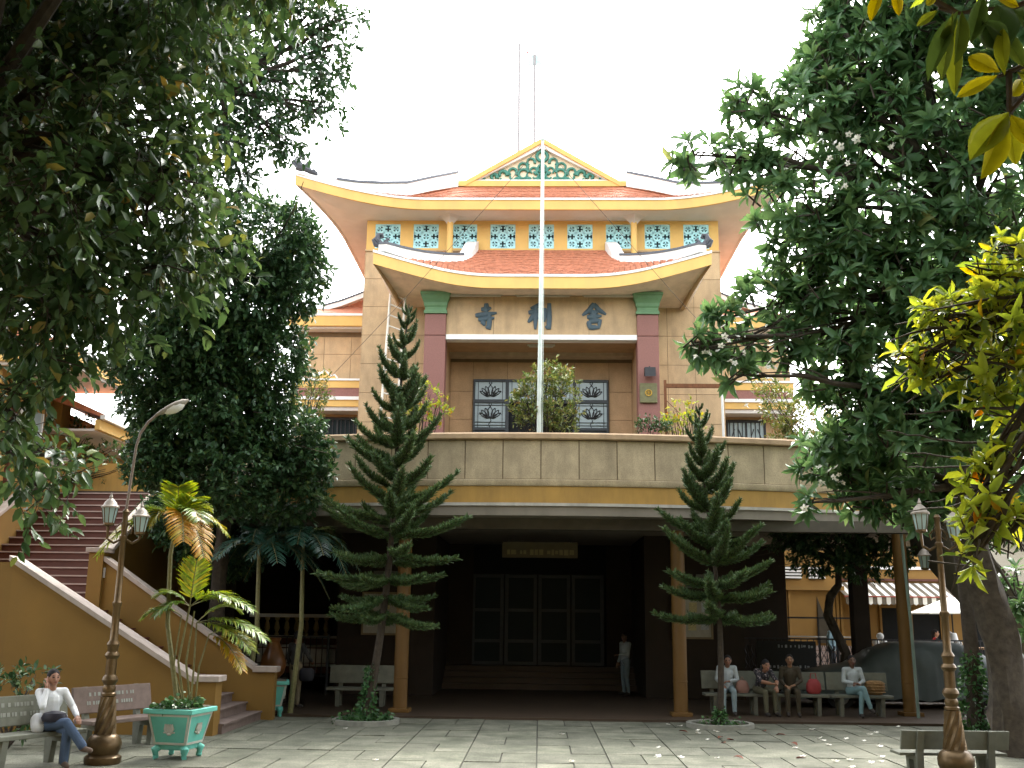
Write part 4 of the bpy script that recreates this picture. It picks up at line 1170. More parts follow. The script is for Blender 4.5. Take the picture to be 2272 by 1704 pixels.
# ================================================================== covered car
CAR = thing('covered_car', 'parked car under a dark grey green tarpaulin behind the benches', 'car', (8.7, 26.3, 0))
TARP = M('tarpaulin', (.075, .092, .085), .6, .12, 2, .25, 14, spec=.4)
prof = [(6.15, .30), (6.3, .62), (6.6, .86), (7.1, .98), (7.6, 1.06), (8.1, 1.38), (8.6, 1.56), (9.4, 1.60), (10.2, 1.57), (10.7, 1.34), (11.05, .98), (11.35, .8), (11.5, .36)]
rows = []
rr = random.Random(2)
xs_ = [6.12 + 5.4*i/54 for i in range(55)]
for x in xs_:
    h = np.interp(x, [p[0] for p in prof], [p[1] for p in prof])
    row = []
    for j in range(33):
        t = -1 + 2*j/32; a = t*pi/2
        wy = math.copysign(abs(math.sin(a))**.55, a)*(.92 - .05*(h > 1.2)*math.cos(a))
        hz = .27 + (h-.27)*abs(math.cos(a))**(.42)
        wr = .018*math.sin(x*9 + 7*t*t + 2*hz*6)*(1 - abs(math.cos(a))**3) + .012*math.sin(x*23 + t*11)
        sag = .03*math.sin(x*5 + j*.6)*(abs(t) > .45)
        row.append((x, 26.35 + wy*(1 + .05*(1-hz)) + wr + sag*.6, hz + wr*.5 + (.03*math.sin(x*6) if abs(t) > .97 else 0)))
    rows.append(row)
MB().grid(rows).build('tarpaulin', TARP, CAR, smooth=True)
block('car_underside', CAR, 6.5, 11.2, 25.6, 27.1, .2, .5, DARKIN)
for x in (7.15, 10.75):
    for y in (25.52, 27.0):
        w = MB().tube([(x, y, .31), (x, y+.2, .31)], .31, 20).build('wheel', M('tyre', (.015, .015, .015), .8), CAR)
        MB().tube([(x, y-.01, .31), (x, y+.05, .31)], .19, 16).build('rim', M('rim', (.22, .23, .22), .4, metal=.5), w)

# ================================================================== pots
def make_pot(label):
    root = thing('planter', label, 'planter')
    body = MB(); z0, z1 = .26, .84; a, b = .34, .47
    body.add([(-a,-a,z0),(a,-a,z0),(a,a,z0),(-a,a,z0),(-b,-b,z1),(b,-b,z1),(b,b,z1),(-b,b,z1)], [(0,3,2,1),(4,5,6,7),(0,1,5,4),(1,2,6,5),(2,3,7,6),(3,0,4,7)])
    body.build('body', TURQ, root, bevel=.01, world=False)
    rim = MB(); rim.boxb(-.54, .54, -.54, .54, .84, .93); rim.build('rim', TURQ, root, bevel=.015, world=False)
    MB().boxb(-.46, .46, -.46, .46, .93, .95).build('soil', GROUND, root, world=False)
    trm = MB()
    for q in range(4):
        em = MB(); m = Matrix.Rotation(q*pi/2, 3, 'Z')
        def P(x, z, o=.012):
            f = (z-z0)/(z1-z0); w = a+(b-a)*f
            return m @ Vector((x*w, -w-o, z))
        def strip(u0, v0, u1, v1, w=.035):
            A, B = P(u0, v0), P(u1, v1); d = (B-A).normalized(); nrm = m @ Vector((0, -1, -.2)); sd = d.cross(nrm).normalized()*w/2
            trm.add([A+sd, B+sd, B-sd, A-sd, A+sd-nrm*.02, B+sd-nrm*.02, B-sd-nrm*.02, A-sd-nrm*.02], [(0,1,2,3),(0,4,5,1),(1,5,6,2),(2,6,7,3),(3,7,4,0)])
        strip(-.94, z0+.02, -.94, z1-.01); strip(.94, z0+.02, .94, z1-.01); strip(-.95, z1-.03, .95, z1-.03, .04); strip(-.95, z0+.03, .95, z0+.03, .04)
        def E_(x, z): return P(x, z, .016)
        em.tube([E_(-.32, .50), E_(0, .49), E_(.32, .50)], [.012, .02, .012], 6)
        for x0, x1 in ((-.13, -.2), (.13, .2), (0, 0), (-.06, -.1), (.06, .1)): em.tube([E_(x0*.6, .47), E_(x1, .56), E_(x1*.9, .655)], [.02, .034, .012], 6)
        em.ell(E_(0, .47), (.05, .05, .03), 8, 5)
        em.build('lotus_emblem', POTW, root, smooth=True, world=False)
    trm.build('trim', POTW, root, world=False)
    fr = MB(); fr.boxb(-.31, .31, -.31, .31, .17, .262); fr.build('stand', TURQ, root, bevel=.02, world=False)
    for sx in (-1, 1):
        for sy in (-1, 1):
            ft = MB(); d = Vector((sx, sy, 0))*.7071
            pts = [Vector((sx*.27, sy*.27, .22)), Vector((sx*.33, sy*.33, .17)), Vector((sx*.31, sy*.31, .09)), Vector((sx*.29, sy*.29, .05)), Vector((sx*.34, sy*.34, .035))]
            ft.tube(pts, [.07, .085, .055, .045, .05], 10); ft.build('foot', TURQ, root, smooth=True, world=False)
    return root
P1 = make_pot('turquoise square planter holding the yellow green palm beside the lamp post'); P1.location = (-5.30, 15.75, 0); P1.rotation_euler = (0, 0, R(-10)); P1.scale = (.72, .72, .76)
P2 = dup(P1, (-5.62, 22.15, 0), R(14), 'turquoise square planter half hidden behind the end of the stair wall')

# round tree kerbs
for x, y, lab in ((-3.38, 20.95, 'round stone kerb full of ivy around the tall pine'), (3.55, 21.2, 'round stone kerb with low weeds around the short pine')):
    k = thing('tree_kerb', lab, 'kerb', (x, y, 0))
    MB().lathe([(.66, .0), (.66, .09), (.56, .09), (.56, .0)], 28, (x, y, .0)).build('ring', M('kerb_stone', (.22, .22, .18), .9, .2, 8, .4, 50), k, smooth=True)
    MB().lathe([(.555, .002), (.555, .05), (.01, .07)], 28, (x, y, .0)).build('soil', GROUND, k)
# brown jar on a stand and orange urn near the stairs
UJ = thing('urn', 'tall brown and orange glazed urn on a stone block near the stair end', 'urn', (-6.2, 24.6, 0))
block('stand', UJ, -6.5, -5.9, 24.3, 24.9, 0, .62, BROWNW)
MB().lathe([(.16, .62), (.26, .72), (.30, .9), (.26, 1.1), (.17, 1.3), (.12, 1.42), (.15, 1.48), (.15, 1.52), (.10, 1.52)], 20, (-6.2, 24.6, 0)).build('jar', M('brown_glaze', (.22, .09, .025), .3, .3, 4, .1, 30, spec=.5), UJ, smooth=True)

# ================================================================== foliage tools
def unitv(a): return a/np.maximum(1e-9, np.linalg.norm(a, axis=1, keepdims=True))
T6 = (np.array([(0,0,0),(.32,.5,.05),(.32,-.5,.05),(.7,.40,.02),(.7,-.40,.02),(1,0,-.10)]), [(0,2,4,5,3,1)])
T8 = (np.array([(0,0,0),(.3,.48,.09),(.3,-.48,.09),(.3,0,.0),(.7,.42,.06),(.7,-.42,.06),(.7,0,-.05),(1,0,-.16)]),
      [(0,2,3),(0,3,1),(3,2,5,6),(1,3,6,4),(6,5,7),(4,6,7)])
TN = (np.array([(0,.5,0),(0,-.5,0),(.75,-.4,.0),(1,0,.02),(.75,.4,0)]), [(0,1,2,3,4)])
def leaf_arrays(tm, base, d, nrm, L, W):
    d = unitv(d); side = unitv(np.cross(nrm, d)); n2 = np.cross(d, side)
    t = tm[0]
    v = (base[:, None, :] + d[:, None, :]*(t[None, :, 0, None]*L[:, None, None])
         + side[:, None, :]*(t[None, :, 1, None]*W[:, None, None]) + n2[:, None, :]*(t[None, :, 2, None]*L[:, None, None]))
    return v.reshape(-1, 3)
def leaf_mesh(name, tm, base, d, nrm, L, W, tone, mat, extra=None):
    N = len(base); k = len(tm[0])
    V = leaf_arrays(tm, base, d, nrm, L, W)
    loops = []; sizes = []
    for f in tm[1]: sizes.append(len(f))
    fl = np.concatenate([np.array(f) for f in tm[1]])
    li = (np.arange(N)[:, None]*k + fl[None, :]).ravel()
    sz = np.tile(np.array(sizes), N)
    st = np.concatenate([[0], np.cumsum(sz)[:-1]])
    mt = np.zeros(len(sz), dtype=np.int32); tn = np.repeat(tone, len(sizes))
    if extra is not None and len(extra[0]):
        eV, eF = extra; n0 = len(V)
        V = np.concatenate([V, eV]); li = np.concatenate([li, (eF + n0).ravel()]); q = len(eF)
        st = np.concatenate([st, len(li) - q*4 + 4*np.arange(q)]); sz = np.concatenate([sz, np.full(q, 4)])
        mt = np.concatenate([mt, np.ones(q, dtype=np.int32)]); tn = np.concatenate([tn, np.zeros(q)])
    me = bpy.data.meshes.new(name)
    me.vertices.add(len(V)); me.vertices.foreach_set('co', V.ravel().astype(np.float32))
    me.loops.add(len(li)); me.loops.foreach_set('vertex_index', li.astype(np.int32))
    me.polygons.add(len(sz)); me.polygons.foreach_set('loop_start', st.astype(np.int32)); me.polygons.foreach_set('loop_total', sz.astype(np.int32))
    for m in (mat if isinstance(mat, (list, tuple)) else [mat]): me.materials.append(m)
    me.polygons.foreach_set('material_index', mt)
    at = me.attributes.new('tone', 'FLOAT', 'FACE'); at.data.foreach_set('value', tn.astype(np.float32))
    me.update(); me.validate()
    return me
def seg_arrays(a, b, r0, r1):
    d = unitv(b-a); u = unitv(np.cross(d, np.where(np.abs(d[:, 2:3]) < .9, np.array([[0, 0, 1.]]), np.array([[1., 0, 0]])))); w = np.cross(d, u)
    vs = []
    for q in range(3):
        an = 2*pi*q/3; vs.append(a + (u*math.cos(an)+w*math.sin(an))*r0)
    for q in range(3):
        an = 2*pi*q/3; vs.append(b + (u*math.cos(an)+w*math.sin(an))*r1)
    V = np.stack(vs, 1).reshape(-1, 3); n = len(a)
    F = np.array([(0,1,4,3),(1,2,5,4),(2,0,3,5)])
    return V, (np.arange(n)[:, None, None]*6 + F[None]).reshape(-1, 4)
def Bl(px, py, rx, ry, Y, rd=None):
    c = aty(px, py, Y); k = depth(c)/FOC*S
    return (np.array(c), np.array([rx*k, (rd if rd else (rx+ry)/2*k), ry*k]))
def twigs_in(rng, blobs, dens, shell=.4):
    P, O = [], []
    for c, r in blobs:
        n = max(3, int(dens*(r[0]*r[1]*r[2])**(2/3)*12.5))
        d = unitv(rng.normal(size=(n, 3))); rad = rng.uniform(.25, 1, size=(n, 1))**shell
        rad *= rng.uniform(.9, 1.12, size=(n, 1))
        P.append(c + d*r*rad); O.append(d)
    return np.concatenate(P), np.concatenate(O)
def spray(rng, P, O, nl, tl, L, wr, droop, out=.7, jit=.7, stem=.006, face=.0):
    """short leafy twigs: leaves alternate along each twig"""
    n = len(P)
    td = unitv(O*out + rng.normal(size=(n, 3))*jit + np.array([[0, 0, -droop]]))
    base = []; D = []; NN = []
    for k in range(nl):
        t = (k+.5)/nl
        a = rng.normal(size=(n, 3)); a = unitv(a - td*(a*td).sum(1, keepdims=True))
        dd = unitv(td*.55 + a*.85 + np.array([[0, 0, -droop*.9]]))
        base.append(P + td*tl*t); D.append(dd)
        up = np.array([[0, 0, 1.]]) + rng.normal(size=(n, 3))*.45
        NN.append(unitv(up))
    base = np.concatenate(base); D = np.concatenate(D); NN = np.concatenate(NN)
    m = len(base); LL = L*rng.uniform(.5, 1.35, m); WW = LL*wr*rng.uniform(.75, 1.2, m)
    seg = seg_arrays(P - td*.1, P + td*tl, stem, stem*.4)
    return base, D, NN, LL, WW, seg
def rosettes(rng, P, O, nl, L, wr, up=.5, open_=1.0, stem=.012):
    n = len(P); ax = unitv(O*.8 + np.array([[0, 0, up]]) + rng.normal(size=(n, 3))*.45)
    u = unitv(np.cross(ax, rng.normal(size=(n, 3)))); w = np.cross(ax, u)
    base = []; D = []; NN = []
    for k in range(nl):
        an = k*2.4 + rng.uniform(-.2, .2, n); h = k/nl
        rd = u*np.cos(an)[:, None] + w*np.sin(an)[:, None]
        dd = unitv(rd*(open_*(1.15 - .75*h)) + ax*(.05 + 1.0*h) + np.array([[0, 0, -.22]]))
        base.append(P + ax*(.05*h)); D.append(dd); NN.append(unitv(ax*1.0 + rd*.1 + rng.normal(size=(n, 3))*.12))
    base = np.concatenate(base); D = np.concatenate(D); NN = np.concatenate(NN); m = len(base)
    LL = L*rng.uniform(.55, 1.25, m); WW = LL*wr*rng.uniform(.8, 1.2, m)
    seg = seg_arrays(P - ax*.28, P + ax*.04, stem*1.2, stem)
    return base, D, NN, LL, WW, seg
def tones(rng, n, sd=.16, mean=.45): return np.clip(rng.normal(mean, sd, n), 0, .99)
def limb(mb, a, b, r0, r1, rr, sag=.1, n=6, sides=7):
    a, b = Vector(a), Vector(b); pts = []; L_ = (b-a).length
    o = Vector((rr.uniform(-1, 1), rr.uniform(-1, 1), rr.uniform(-.3, .8)))*L_*sag
    for i in range(n+1):
        t = i/n; pts.append(a.lerp(b, t) + o*math.sin(pi*t) + Vector((rr.uniform(-1, 1), rr.uniform(-1, 1), rr.uniform(-1, 1)))*L_*.012*(0 < i < n))
    mb.tube(pts, [r0+(r1-r0)*(i/n)**.8 for i in range(n+1)], sides)
    return pts
def crown_obj(root, me, name='crown'):
    o = bpy.data.objects.new(name, me); put(o, root); o['kind'] = 'stuff'; return o

def cam_depths(base):
    R3 = np.array([list(r) for r in CM]); q = (base - np.array([0, 0, CAMH])) @ R3
    z = -q[:, 2]; x = q[:, 0]/np.maximum(z, .01)*FOC + CX; y = CY - q[:, 1]/np.maximum(z, .01)*FOC
    return z, x, y
def tree(name, label, trunk, tr, blobs, leaf, limbs=True, seed=1, bark=BARK, group=None, mode='spray', single=0, tm=T6, hubs=None):
    """trunk: list of points, tr radii; leaf: dict of foliage settings; single: that many of the largest leaves as parts"""
    rng = np.random.default_rng(seed); rr = random.Random(seed)
    root = thing(name, label, 'tree', trunk[0], group=group)
    tb = MB(); fine = []; fr = []
    for i in range(len(trunk)-1):
        for t in (0, .2, .4, .6, .8): fine.append(Vector(trunk[i]).lerp(Vector(trunk[i+1]), t)); fr.append(tr[i]+(tr[i+1]-tr[i])*t)
    fine.append(Vector(trunk[-1])); fr.append(tr[-1]); nn_ = 16
    tb.tube(fine, fr, nn_)
    for i in range(len(fine)):
        for j in range(nn_):
            q = Vector(tb.v[i*nn_+j]); a = 2*pi*j/nn_; z = q.z
            f = 1 + .10*math.sin(3*a + z*1.7) + .07*math.sin(7*a - z*3.1) + rr.uniform(-.07, .07) + .10*math.sin(z*6 + 2*a)*math.sin(z*2.3)
            if i == 0: f *= 1.25
            tb.v[i*nn_+j] = tuple(fine[i] + (q - fine[i])*f)
    tb.build('trunk', bark, root, smooth=True)
    lb = MB(); tips = []
    hubs = hubs or [trunk[-1], trunk[-2]]
    if limbs:
        for c, r in blobs:
            h = min([Vector(q) for q in hubs], key=lambda q: (q - Vector(c)).length)
            pts = limb(lb, h, Vector(c), tr[-1]*.62, .018, rr, .12)
            tips.append((pts, r))
            for q in range(4):
                e = Vector(c) + Vector((rng.normal()*r[0], rng.normal()*r[1], rng.normal()*r[2]))*.62
                limb(lb, pts[rr.randrange(3, 7)], e, .022, .006, rr, .1, 4, 5)
        lb.build('branches', bark, root, smooth=True)
    P, O = twigs_in(rng, blobs, leaf['dens'], leaf.get('shell', .4))
    if mode == 'spray':
        A = spray(rng, P, O, leaf['nl'], leaf['tl'], leaf['L'], leaf['wr'], leaf.get('droop', .3), leaf.get('out', .7), leaf.get('jit', .7), leaf.get('stem', .005))
    else:
        A = rosettes(rng, P, O, leaf['nl'], leaf['L'], leaf['wr'], leaf.get('up', .5), leaf.get('open', 1.0), leaf.get('stem', .012))
    base, D, NN, LL, WW, seg = A
    tn = tones(rng, len(base), leaf.get('sd', .17), leaf.get('mean', .45))
    mat = leaf['mat']
    if single:
        z, x, y = cam_depths(base)
        inv = (x > -20) & (x < 2292) & (y > -20) & (y < 1724) & (z > .5)
        sc = np.where(inv, LL/np.maximum(z, .1), 0)
        idx = np.argsort(-sc)[:single]
        pm = leaf_mesh('leaf', tm, np.zeros((1, 3)), np.array([[1., 0, 0]]), np.array([[0, 0, 1.]]), np.array([1.]), np.array([1.]), np.array([.45]), mat)
        variants = []
        for q in range(5):
            m2 = pm.copy(); m2.attributes['tone'].data.foreach_set('value', np.full(len(m2.polygons), .1+.2*q, dtype=np.float32)); variants.append(m2)
        for i in idx:
            dd = Vector(D[i]).normalized(); nn = Vector(NN[i]); sd_ = nn.cross(dd).normalized(); n2 = dd.cross(sd_)
            m3 = Matrix((dd*LL[i], sd_*WW[i], n2*LL[i])).transposed()
            o = bpy.data.objects.new('leaf', variants[min(4, int(tn[i]*5))]); put(o, root)
            o.matrix_basis = Matrix.Translation(base[i]) @ m3.to_4x4()
        keep = np.ones(len(base), bool); keep[idx] = False
        base, D, NN, LL, WW, tn = base[keep], D[keep], NN[keep], LL[keep], WW[keep], tn[keep]
    me = leaf_mesh('crown', tm, base, D, NN, LL, WW, tn, [mat, bark], seg)
    crown_obj(root, me)
    return root

G_DARK = leafmat('leaf_dark', [(0, (.016, .045, .018)), (.45, (.032, .080, .030)), (.8, (.062, .125, .042)), (1, (.12, .16, .04))], .45, .18)
G_MID = leafmat('leaf_mid', [(0, (.018, .048, .016)), (.4, (.038, .085, .028)), (.75, (.072, .125, .042)), (.96, (.14, .16, .035)), (1, (.2, .16, .035))], .46, .22)
G_PLUM = leafmat('leaf_frangipani', [(0, (.034, .09, .034)), (.45, (.07, .15, .055)), (.8, (.115, .20, .075)), (1, (.19, .22, .075))], .40, .3)
G_YEL = leafmat('leaf_yellow_green', [(0, (.08, .15, .025)), (.4, (.20, .28, .04)), (.8, (.36, .40, .05)), (.95, (.45, .33, .03)), (1, (.45, .22, .02))], .35, .48)
G_BUSH = leafmat('leaf_bush', [(0, (.05, .09, .02)), (.45, (.11, .16, .04)), (.8, (.22, .23, .06)), (1, (.3, .2, .08))], .4, .25)
G_PINE = leafmat('needle', [(0, (.024, .056, .022)), (.5, (.056, .108, .036)), (.9, (.105, .155, .048)), (1, (.14, .18, .06))], .5, .08)
G_IVY = leafmat('leaf_ivy', [(0, (.015, .05, .015)), (.5, (.035, .10, .03)), (1, (.09, .18, .05))], .35, .15)
FLW = leafmat('petal_white', [(0, (.72, .70, .58)), (1, (.82, .80, .72))], .5, .2)

# ------------------------------------------------------------------ near tree, upper left
bl = [Bl(60,60,150,110,9.2), Bl(235,110,140,95,9.6), Bl(110,290,170,130,8.6), Bl(320,260,130,115,9.6), Bl(90,470,165,120,8.2), Bl(320,440,120,105,9.0),
      Bl(80,630,140,105,8.6), Bl(270,600,150,95,9.2), Bl(400,545,100,85,9.8), Bl(60,770,100,95,9.2), Bl(180,680,85,55,9.4), Bl(35,900,60,95,9.4), Bl(95,985,50,50,10.0), Bl(90,1060,60,60,10.0),
      Bl(405,110,90,70,10.5), Bl(420,380,70,80,10.0)]
bl += [(np.array(c), np.array(r)) for c, r in (((-4.2, 8.5, 8.9), (2.2, 2.2, 1.1)), ((-3.0, 9.0, 10.4), (1.7, 1.8, .9)), ((-5.5, 6, 8.3), (2.2, 2.4, 1.2)), ((-3, 5, 8.6), (2.2, 2.2, .9)), ((-6.8, 10.5, 7.5), (1.8, 2, 1.5)), ((-7.5, 13, 8.5), (2, 2.4, 1.4)), ((-6, 12.6, 10.6), (2.0, 2.0, .9)), ((-.9, 5.8, 9.9), (1.8, 2, .8)), ((-9.5, 10, 9), (2.2, 2.6, 1.6)), ((-9.5, 15, 9.5), (2.2, 2.6, 1.5)), ((-8, 6, 7.5), (2, 2.5, 1.6)))]  # further crown masses out of view, added overhead to shade stairs and courtyard
tree('shade_tree', 'big leafy tree overhanging the staircase with large drooping pointed leaves', [(-7.4, 9.0, 0), (-7.3, 9.0, 1.5), (-7.0, 9.1, 3.2), (-6.5, 9.0, 4.8), (-5.8, 8.9, 6.2)], [.34, .28, .24, .2, .15], bl,
     dict(dens=21, nl=9, tl=.45, L=.155, wr=.48, droop=.42, out=.6, mat=G_MID, stem=.006, shell=.5, sd=.2, mean=.42), seed=11, single=300, tm=T8)
# branches with finer leaves behind it
bl = [Bl(560,60,125,75,16), Bl(680,15,85,45,16), Bl(625,175,95,80,16), Bl(695,240,45,40,16), Bl(570,285,95,60,16), Bl(475,190,95,95,15.5), Bl(470,340,90,70,15.5), Bl(520,390,40,50,16), Bl(605,300,40,30,16), Bl(740,40,40,30,16), Bl(560,-60,120,60,15.5), Bl(705,150,45,55,16), Bl(720,95,32,36,16), Bl(420,30,120,80,15)]
tree('shade_tree', 'fine leaved tree reaching towards the dark finial on the roof corner', [(-9.6, 14.5, 0), (-9.4, 14.5, 3), (-8.6, 14.8, 6), (-7.0, 15.2, 8.5)], [.26, .22, .17, .1], bl,
     dict(dens=22, nl=8, tl=.34, L=.125, wr=.46, droop=.3, mat=G_DARK, stem=.006, shell=.6), seed=12, hubs=[(-7, 15.2, 8.5), tuple(aty(480, 200, 15.5))])
# round dark tree behind the stairs
bl = [Bl(575,540,110,110,20), Bl(640,590,60,95,20), Bl(510,640,110,110,20), Bl(430,740,110,95,20), Bl(335,790,95,70,20), Bl(565,770,100,95,20.5), Bl(470,880,110,85,20.3), Bl(310,880,45,35,20.6), Bl(600,930,90,60,21),
      Bl(490,1020,120,85,20.5), Bl(615,1050,85,75,21.6), Bl(345,985,55,60,20.2), Bl(410,1110,90,75,22.6), Bl(560,1130,95,55,23.2), Bl(320,960,35,40,20.4), Bl(440,560,70,70,19.6), Bl(280,770,50,40,20.2), Bl(470,1190,80,60,23), Bl(380,880,90,60,20.4), Bl(310,1010,35,35,20), Bl(500,760,90,80,20.2), Bl(540,900,80,70,20.6), Bl(660,1000,50,60,21), Bl(650,1130,55,55,23.4), Bl(380,640,80,80,19.6), Bl(420,1010,70,60,20.6)]
tree('dense_tree', 'dense dark round headed tree standing behind the staircase', [(-6.9, 22.4, 0), (-6.9, 22.3, 2.0), (-6.8, 22.0, 4), (-6.5, 21.2, 6.0), (-6.2, 20.6, 7.6)], [.2, .17, .14, .12, .08], bl,
     dict(dens=62, nl=9, tl=.24, L=.125, wr=.46, droop=.12, mat=G_DARK, stem=.004, shell=.35, sd=.2), seed=13, hubs=[(-6.8, 22, 4), (-6.5, 21.2, 6), (-6.2, 20.6, 7.6)])

# ------------------------------------------------------------------ frangipani on the right
TRK = [aty(2188, 1560, 17.6), aty(2170, 1420, 17.5), aty(2120, 1240, 17.3), aty(2068, 1050, 17.0), aty(2072, 860, 16.8), aty(2060, 640, 16.5), aty(2085, 480, 16.2)]
TRK[0].z = 0
bl = [Bl(1500,335,55,35,16), Bl(1590,345,75,50,16), Bl(1625,235,65,45,16), Bl(1745,250,115,105,16), Bl(1860,120,110,110,16), Bl(1985,60,120,95,15.5), Bl(1905,300,130,120,16), Bl(2060,230,130,140,15.5), Bl(2160,370,110,140,15),
      Bl(1740,425,140,80,16), Bl(1900,480,140,95,16), Bl(1730,550,95,80,16.5), Bl(1850,620,140,95,16.5), Bl(2000,600,130,110,16), Bl(1670,640,70,60,17), Bl(1760,700,100,60,17), Bl(1590,740,50,50,17), Bl(1680,745,70,35,17), Bl(1900,740,130,75,16.5), Bl(2060,790,110,110,16),
      Bl(1790,980,80,60,18), Bl(1870,910,130,80,17), Bl(1990,930,120,95,16.5), Bl(1860,1060,90,60,18), Bl(1960,1080,100,75,17.5), Bl(2150,620,100,130,15.5), Bl(2190,850,80,120,16),
      Bl(1560,690,35,35,17), Bl(1530,750,40,45,16.6), Bl(1590,810,25,30,16.6), Bl(1750,1085,30,20,17.4), Bl(1500,740,22,25,16.6), Bl(2130,1010,80,70,18), Bl(2180,1130,60,80,18.6), Bl(2195,1290,40,80,19), Bl(2120,1110,60,45,18.8), Bl(1970,830,120,80,16.5), Bl(2100,920,100,90,17), Bl(1900,1000,110,70,17.8), Bl(2040,1040,90,70,18), Bl(2130,760,90,80,16), Bl(1830,820,110,70,17), Bl(2180,200,60,120,15.2), Bl(1900,200,110,90,16), Bl(1820,540,110,70,16.4), Bl(1840,25,85,60,16), Bl(1770,140,55,60,16), Bl(1940,-30,120,60,15.8), Bl(1790,20,45,35,16)]
bl += [(np.array(c), np.array(r)) for c, r in (((7.6, 15, 11.8), (2.2, 2.2, 1.0)), ((7.2, 13.2, 11.6), (2.0, 2.2, .9)), ((8.8, 17, 8), (1.4, 2, 2)))]  # crown masses outside the frame, added to darken the ground below
PLU = tree('frangipani_tree', 'large frangipani tree with thick dark limbs, long leaves and white flowers', TRK, [.33, .28, .25, .21, .2, .17, .13], bl,
     dict(dens=5.4, nl=13, L=.31, wr=.32, up=.45, mat=G_PLUM, stem=.016, shell=.55), seed=21, bark=BARKG, mode='ros', single=300, tm=T8, hubs=[tuple(TRK[i]) for i in (3, 4, 5, 6)])
# white blossoms on the tree
def flower_mesh(r=.05):
    b = []; d = []; n = []
    for k in range(5):
        a = 2*pi*k/5; b.append((.006*math.cos(a), .006*math.sin(a), 0)); d.append((math.cos(a), math.sin(a), .35)); n.append((-.25*math.cos(a)+.3*math.sin(a), -.25*math.sin(a)-.3*math.cos(a), 1))
    return leaf_mesh('flower', T6, np.array(b), np.array(d), np.array(n, float), np.full(5, r), np.full(5, r*.72), np.full(5, .5), FLW)
FM = flower_mesh(.055)
rr = random.Random(31)
for px, py, Y, n, sp in ((1565,735,16.6,6,30), (1590,790,16.6,4,25), (1545,760,16.6,3,15), (1500,770,16.6,3,12), (1810,330,15.2,5,35), (1850,305,15.2,3,20), (1925,315,15.2,2,10), (1825,405,15.2,2,10), (1610,880,16.6,2,10), (1870,790,16.2,4,35), (1790,1020,17.4,5,22), (1810,1035,17.4,3,15), (1680,800,16.6,3,25), (2140,560,15,2,12), (1740,1095,17.4,2,8)):
    for k in range(n):
        p = aty(px + rr.gauss(0, sp*.5), py + rr.gauss(0, sp*.5), Y - rr.uniform(0, .4))
        o = bpy.data.objects.new('flower', FM); o.location = p; o.rotation_euler = (rr.uniform(.2, 1.4), rr.uniform(-.6, .6), rr.uniform(0, 6)); s_ = rr.uniform(.9, 1.4); o.scale = (s_,)*3; put(o, PLU)
# small crooked tree by the covered car
SB_ = [(7.75, 27.4, 0), (7.78, 27.4, .9), (7.85, 27.4, 1.25), (7.62, 27.35, 1.75), (7.42, 27.3, 2.2), (7.5, 27.25, 2.65), (7.72, 27.2, 2.95), (7.75, 27.2, 3.5)]
bl = [Bl(1720,1145,60,42,26), Bl(1800,1160,85,55,26), Bl(1885,1145,70,55,26), Bl(1760,1205,60,32,26.3), Bl(1850,1215,55,35,26.3), Bl(1690,1165,30,22,26), Bl(1930,1195,45,40,26)]
tree('crooked_tree', 'small tree with an s shaped trunk beside the covered car', SB_, [.14, .12, .115, .11, .11, .1, .09, .07], bl,
     dict(dens=26, nl=8, tl=.2, L=.14, wr=.42, droop=.35, mat=G_DARK, stem=.004, shell=.45), seed=23, bark=BARKG)
# leafy terrace shrubs
def shrub(label, blobs, mat, seed, L=.09, dens=30, pot=None, name='potted_shrub', cat='shrub', nl=7, nst=5):
    rng = np.random.default_rng(seed); rr = random.Random(seed)
    b0 = min(blobs, key=lambda b: b[0][2]-b[1][2])
    base = Vector((b0[0][0], b0[0][1], 4.9 if pot is None else pot))
    root = thing(name, label, cat, base)
    lb = MB()
    for c, r in blobs:
        for q in range(nst):
            e = Vector(c) + Vector((rng.normal()*r[0], rng.normal()*r[1], abs(rng.normal())*r[2]))*.5
            limb(lb, base, e, .025, .006, rr, .06, 5, 5)
    lb.build('stems', BARK, root, smooth=True)
    P, O = twigs_in(rng, blobs, dens, .45)
    base_, D, NN, LL, WW, seg = spray(rng, P, O, nl, .16, L, .42, -.15, .8, .6, .003)
    crown_obj(root, leaf_mesh('foliage', T6, base_, D, NN, LL, WW, tones(rng, len(base_), .22, .5), [mat, BARK], seg), 'foliage')
    if pot is None:
        MB().lathe([(.2, 0), (.27, .05), (.33, .45), (.36, .5), (.33, .52), (.3, .5)], 18, (base.x, base.y, 4.9)).build('pot', M('clay_pot', (.25, .12, .07), .8), root, smooth=True)
    return root
shrub('bushy yellow green potted shrub behind the flagpole on the terrace', [Bl(1165,875,55,60,23.3), Bl(1205,860,50,70,23.3), Bl(1130,880,28,35,23.3), Bl(1230,905,25,30,23.3), Bl(1195,815,35,32,23.3), Bl(1160,830,28,30,23.3)], G_BUSH, 41, .10, 34)
shrub('sparse feathery potted shrub behind the terrace parapet beside the round tree', [Bl(660,860,45,45,24), Bl(690,840,28,40,24), Bl(650,905,40,30,24), Bl(625,880,25,30,24)], G_BUSH, 42, .09, 26)
shrub('pale yellow leaved potted shrub behind the tall pine', [Bl(925,860,30,28,24.8), Bl(950,890,22,25,24.8), Bl(905,905,25,22,24.8)], G_YEL, 43, .10, 22)
shrub('yellow green potted shrub on the terrace behind the short pine', [Bl(1465,895,28,24,23.5), Bl(1490,915,30,22,23.5), Bl(1440,920,20,16,23.5), Bl(1500,880,10,14,23.5)], G_YEL, 44, .09, 26)
shrub('flat topped green bonsai on the terrace rail beside the red column', [Bl(1410,915,32,11,23.2), Bl(1395,922,20,8,23.2), Bl(1430,920,18,9,23.2)], G_IVY, 45, .06, 120, nst=1)
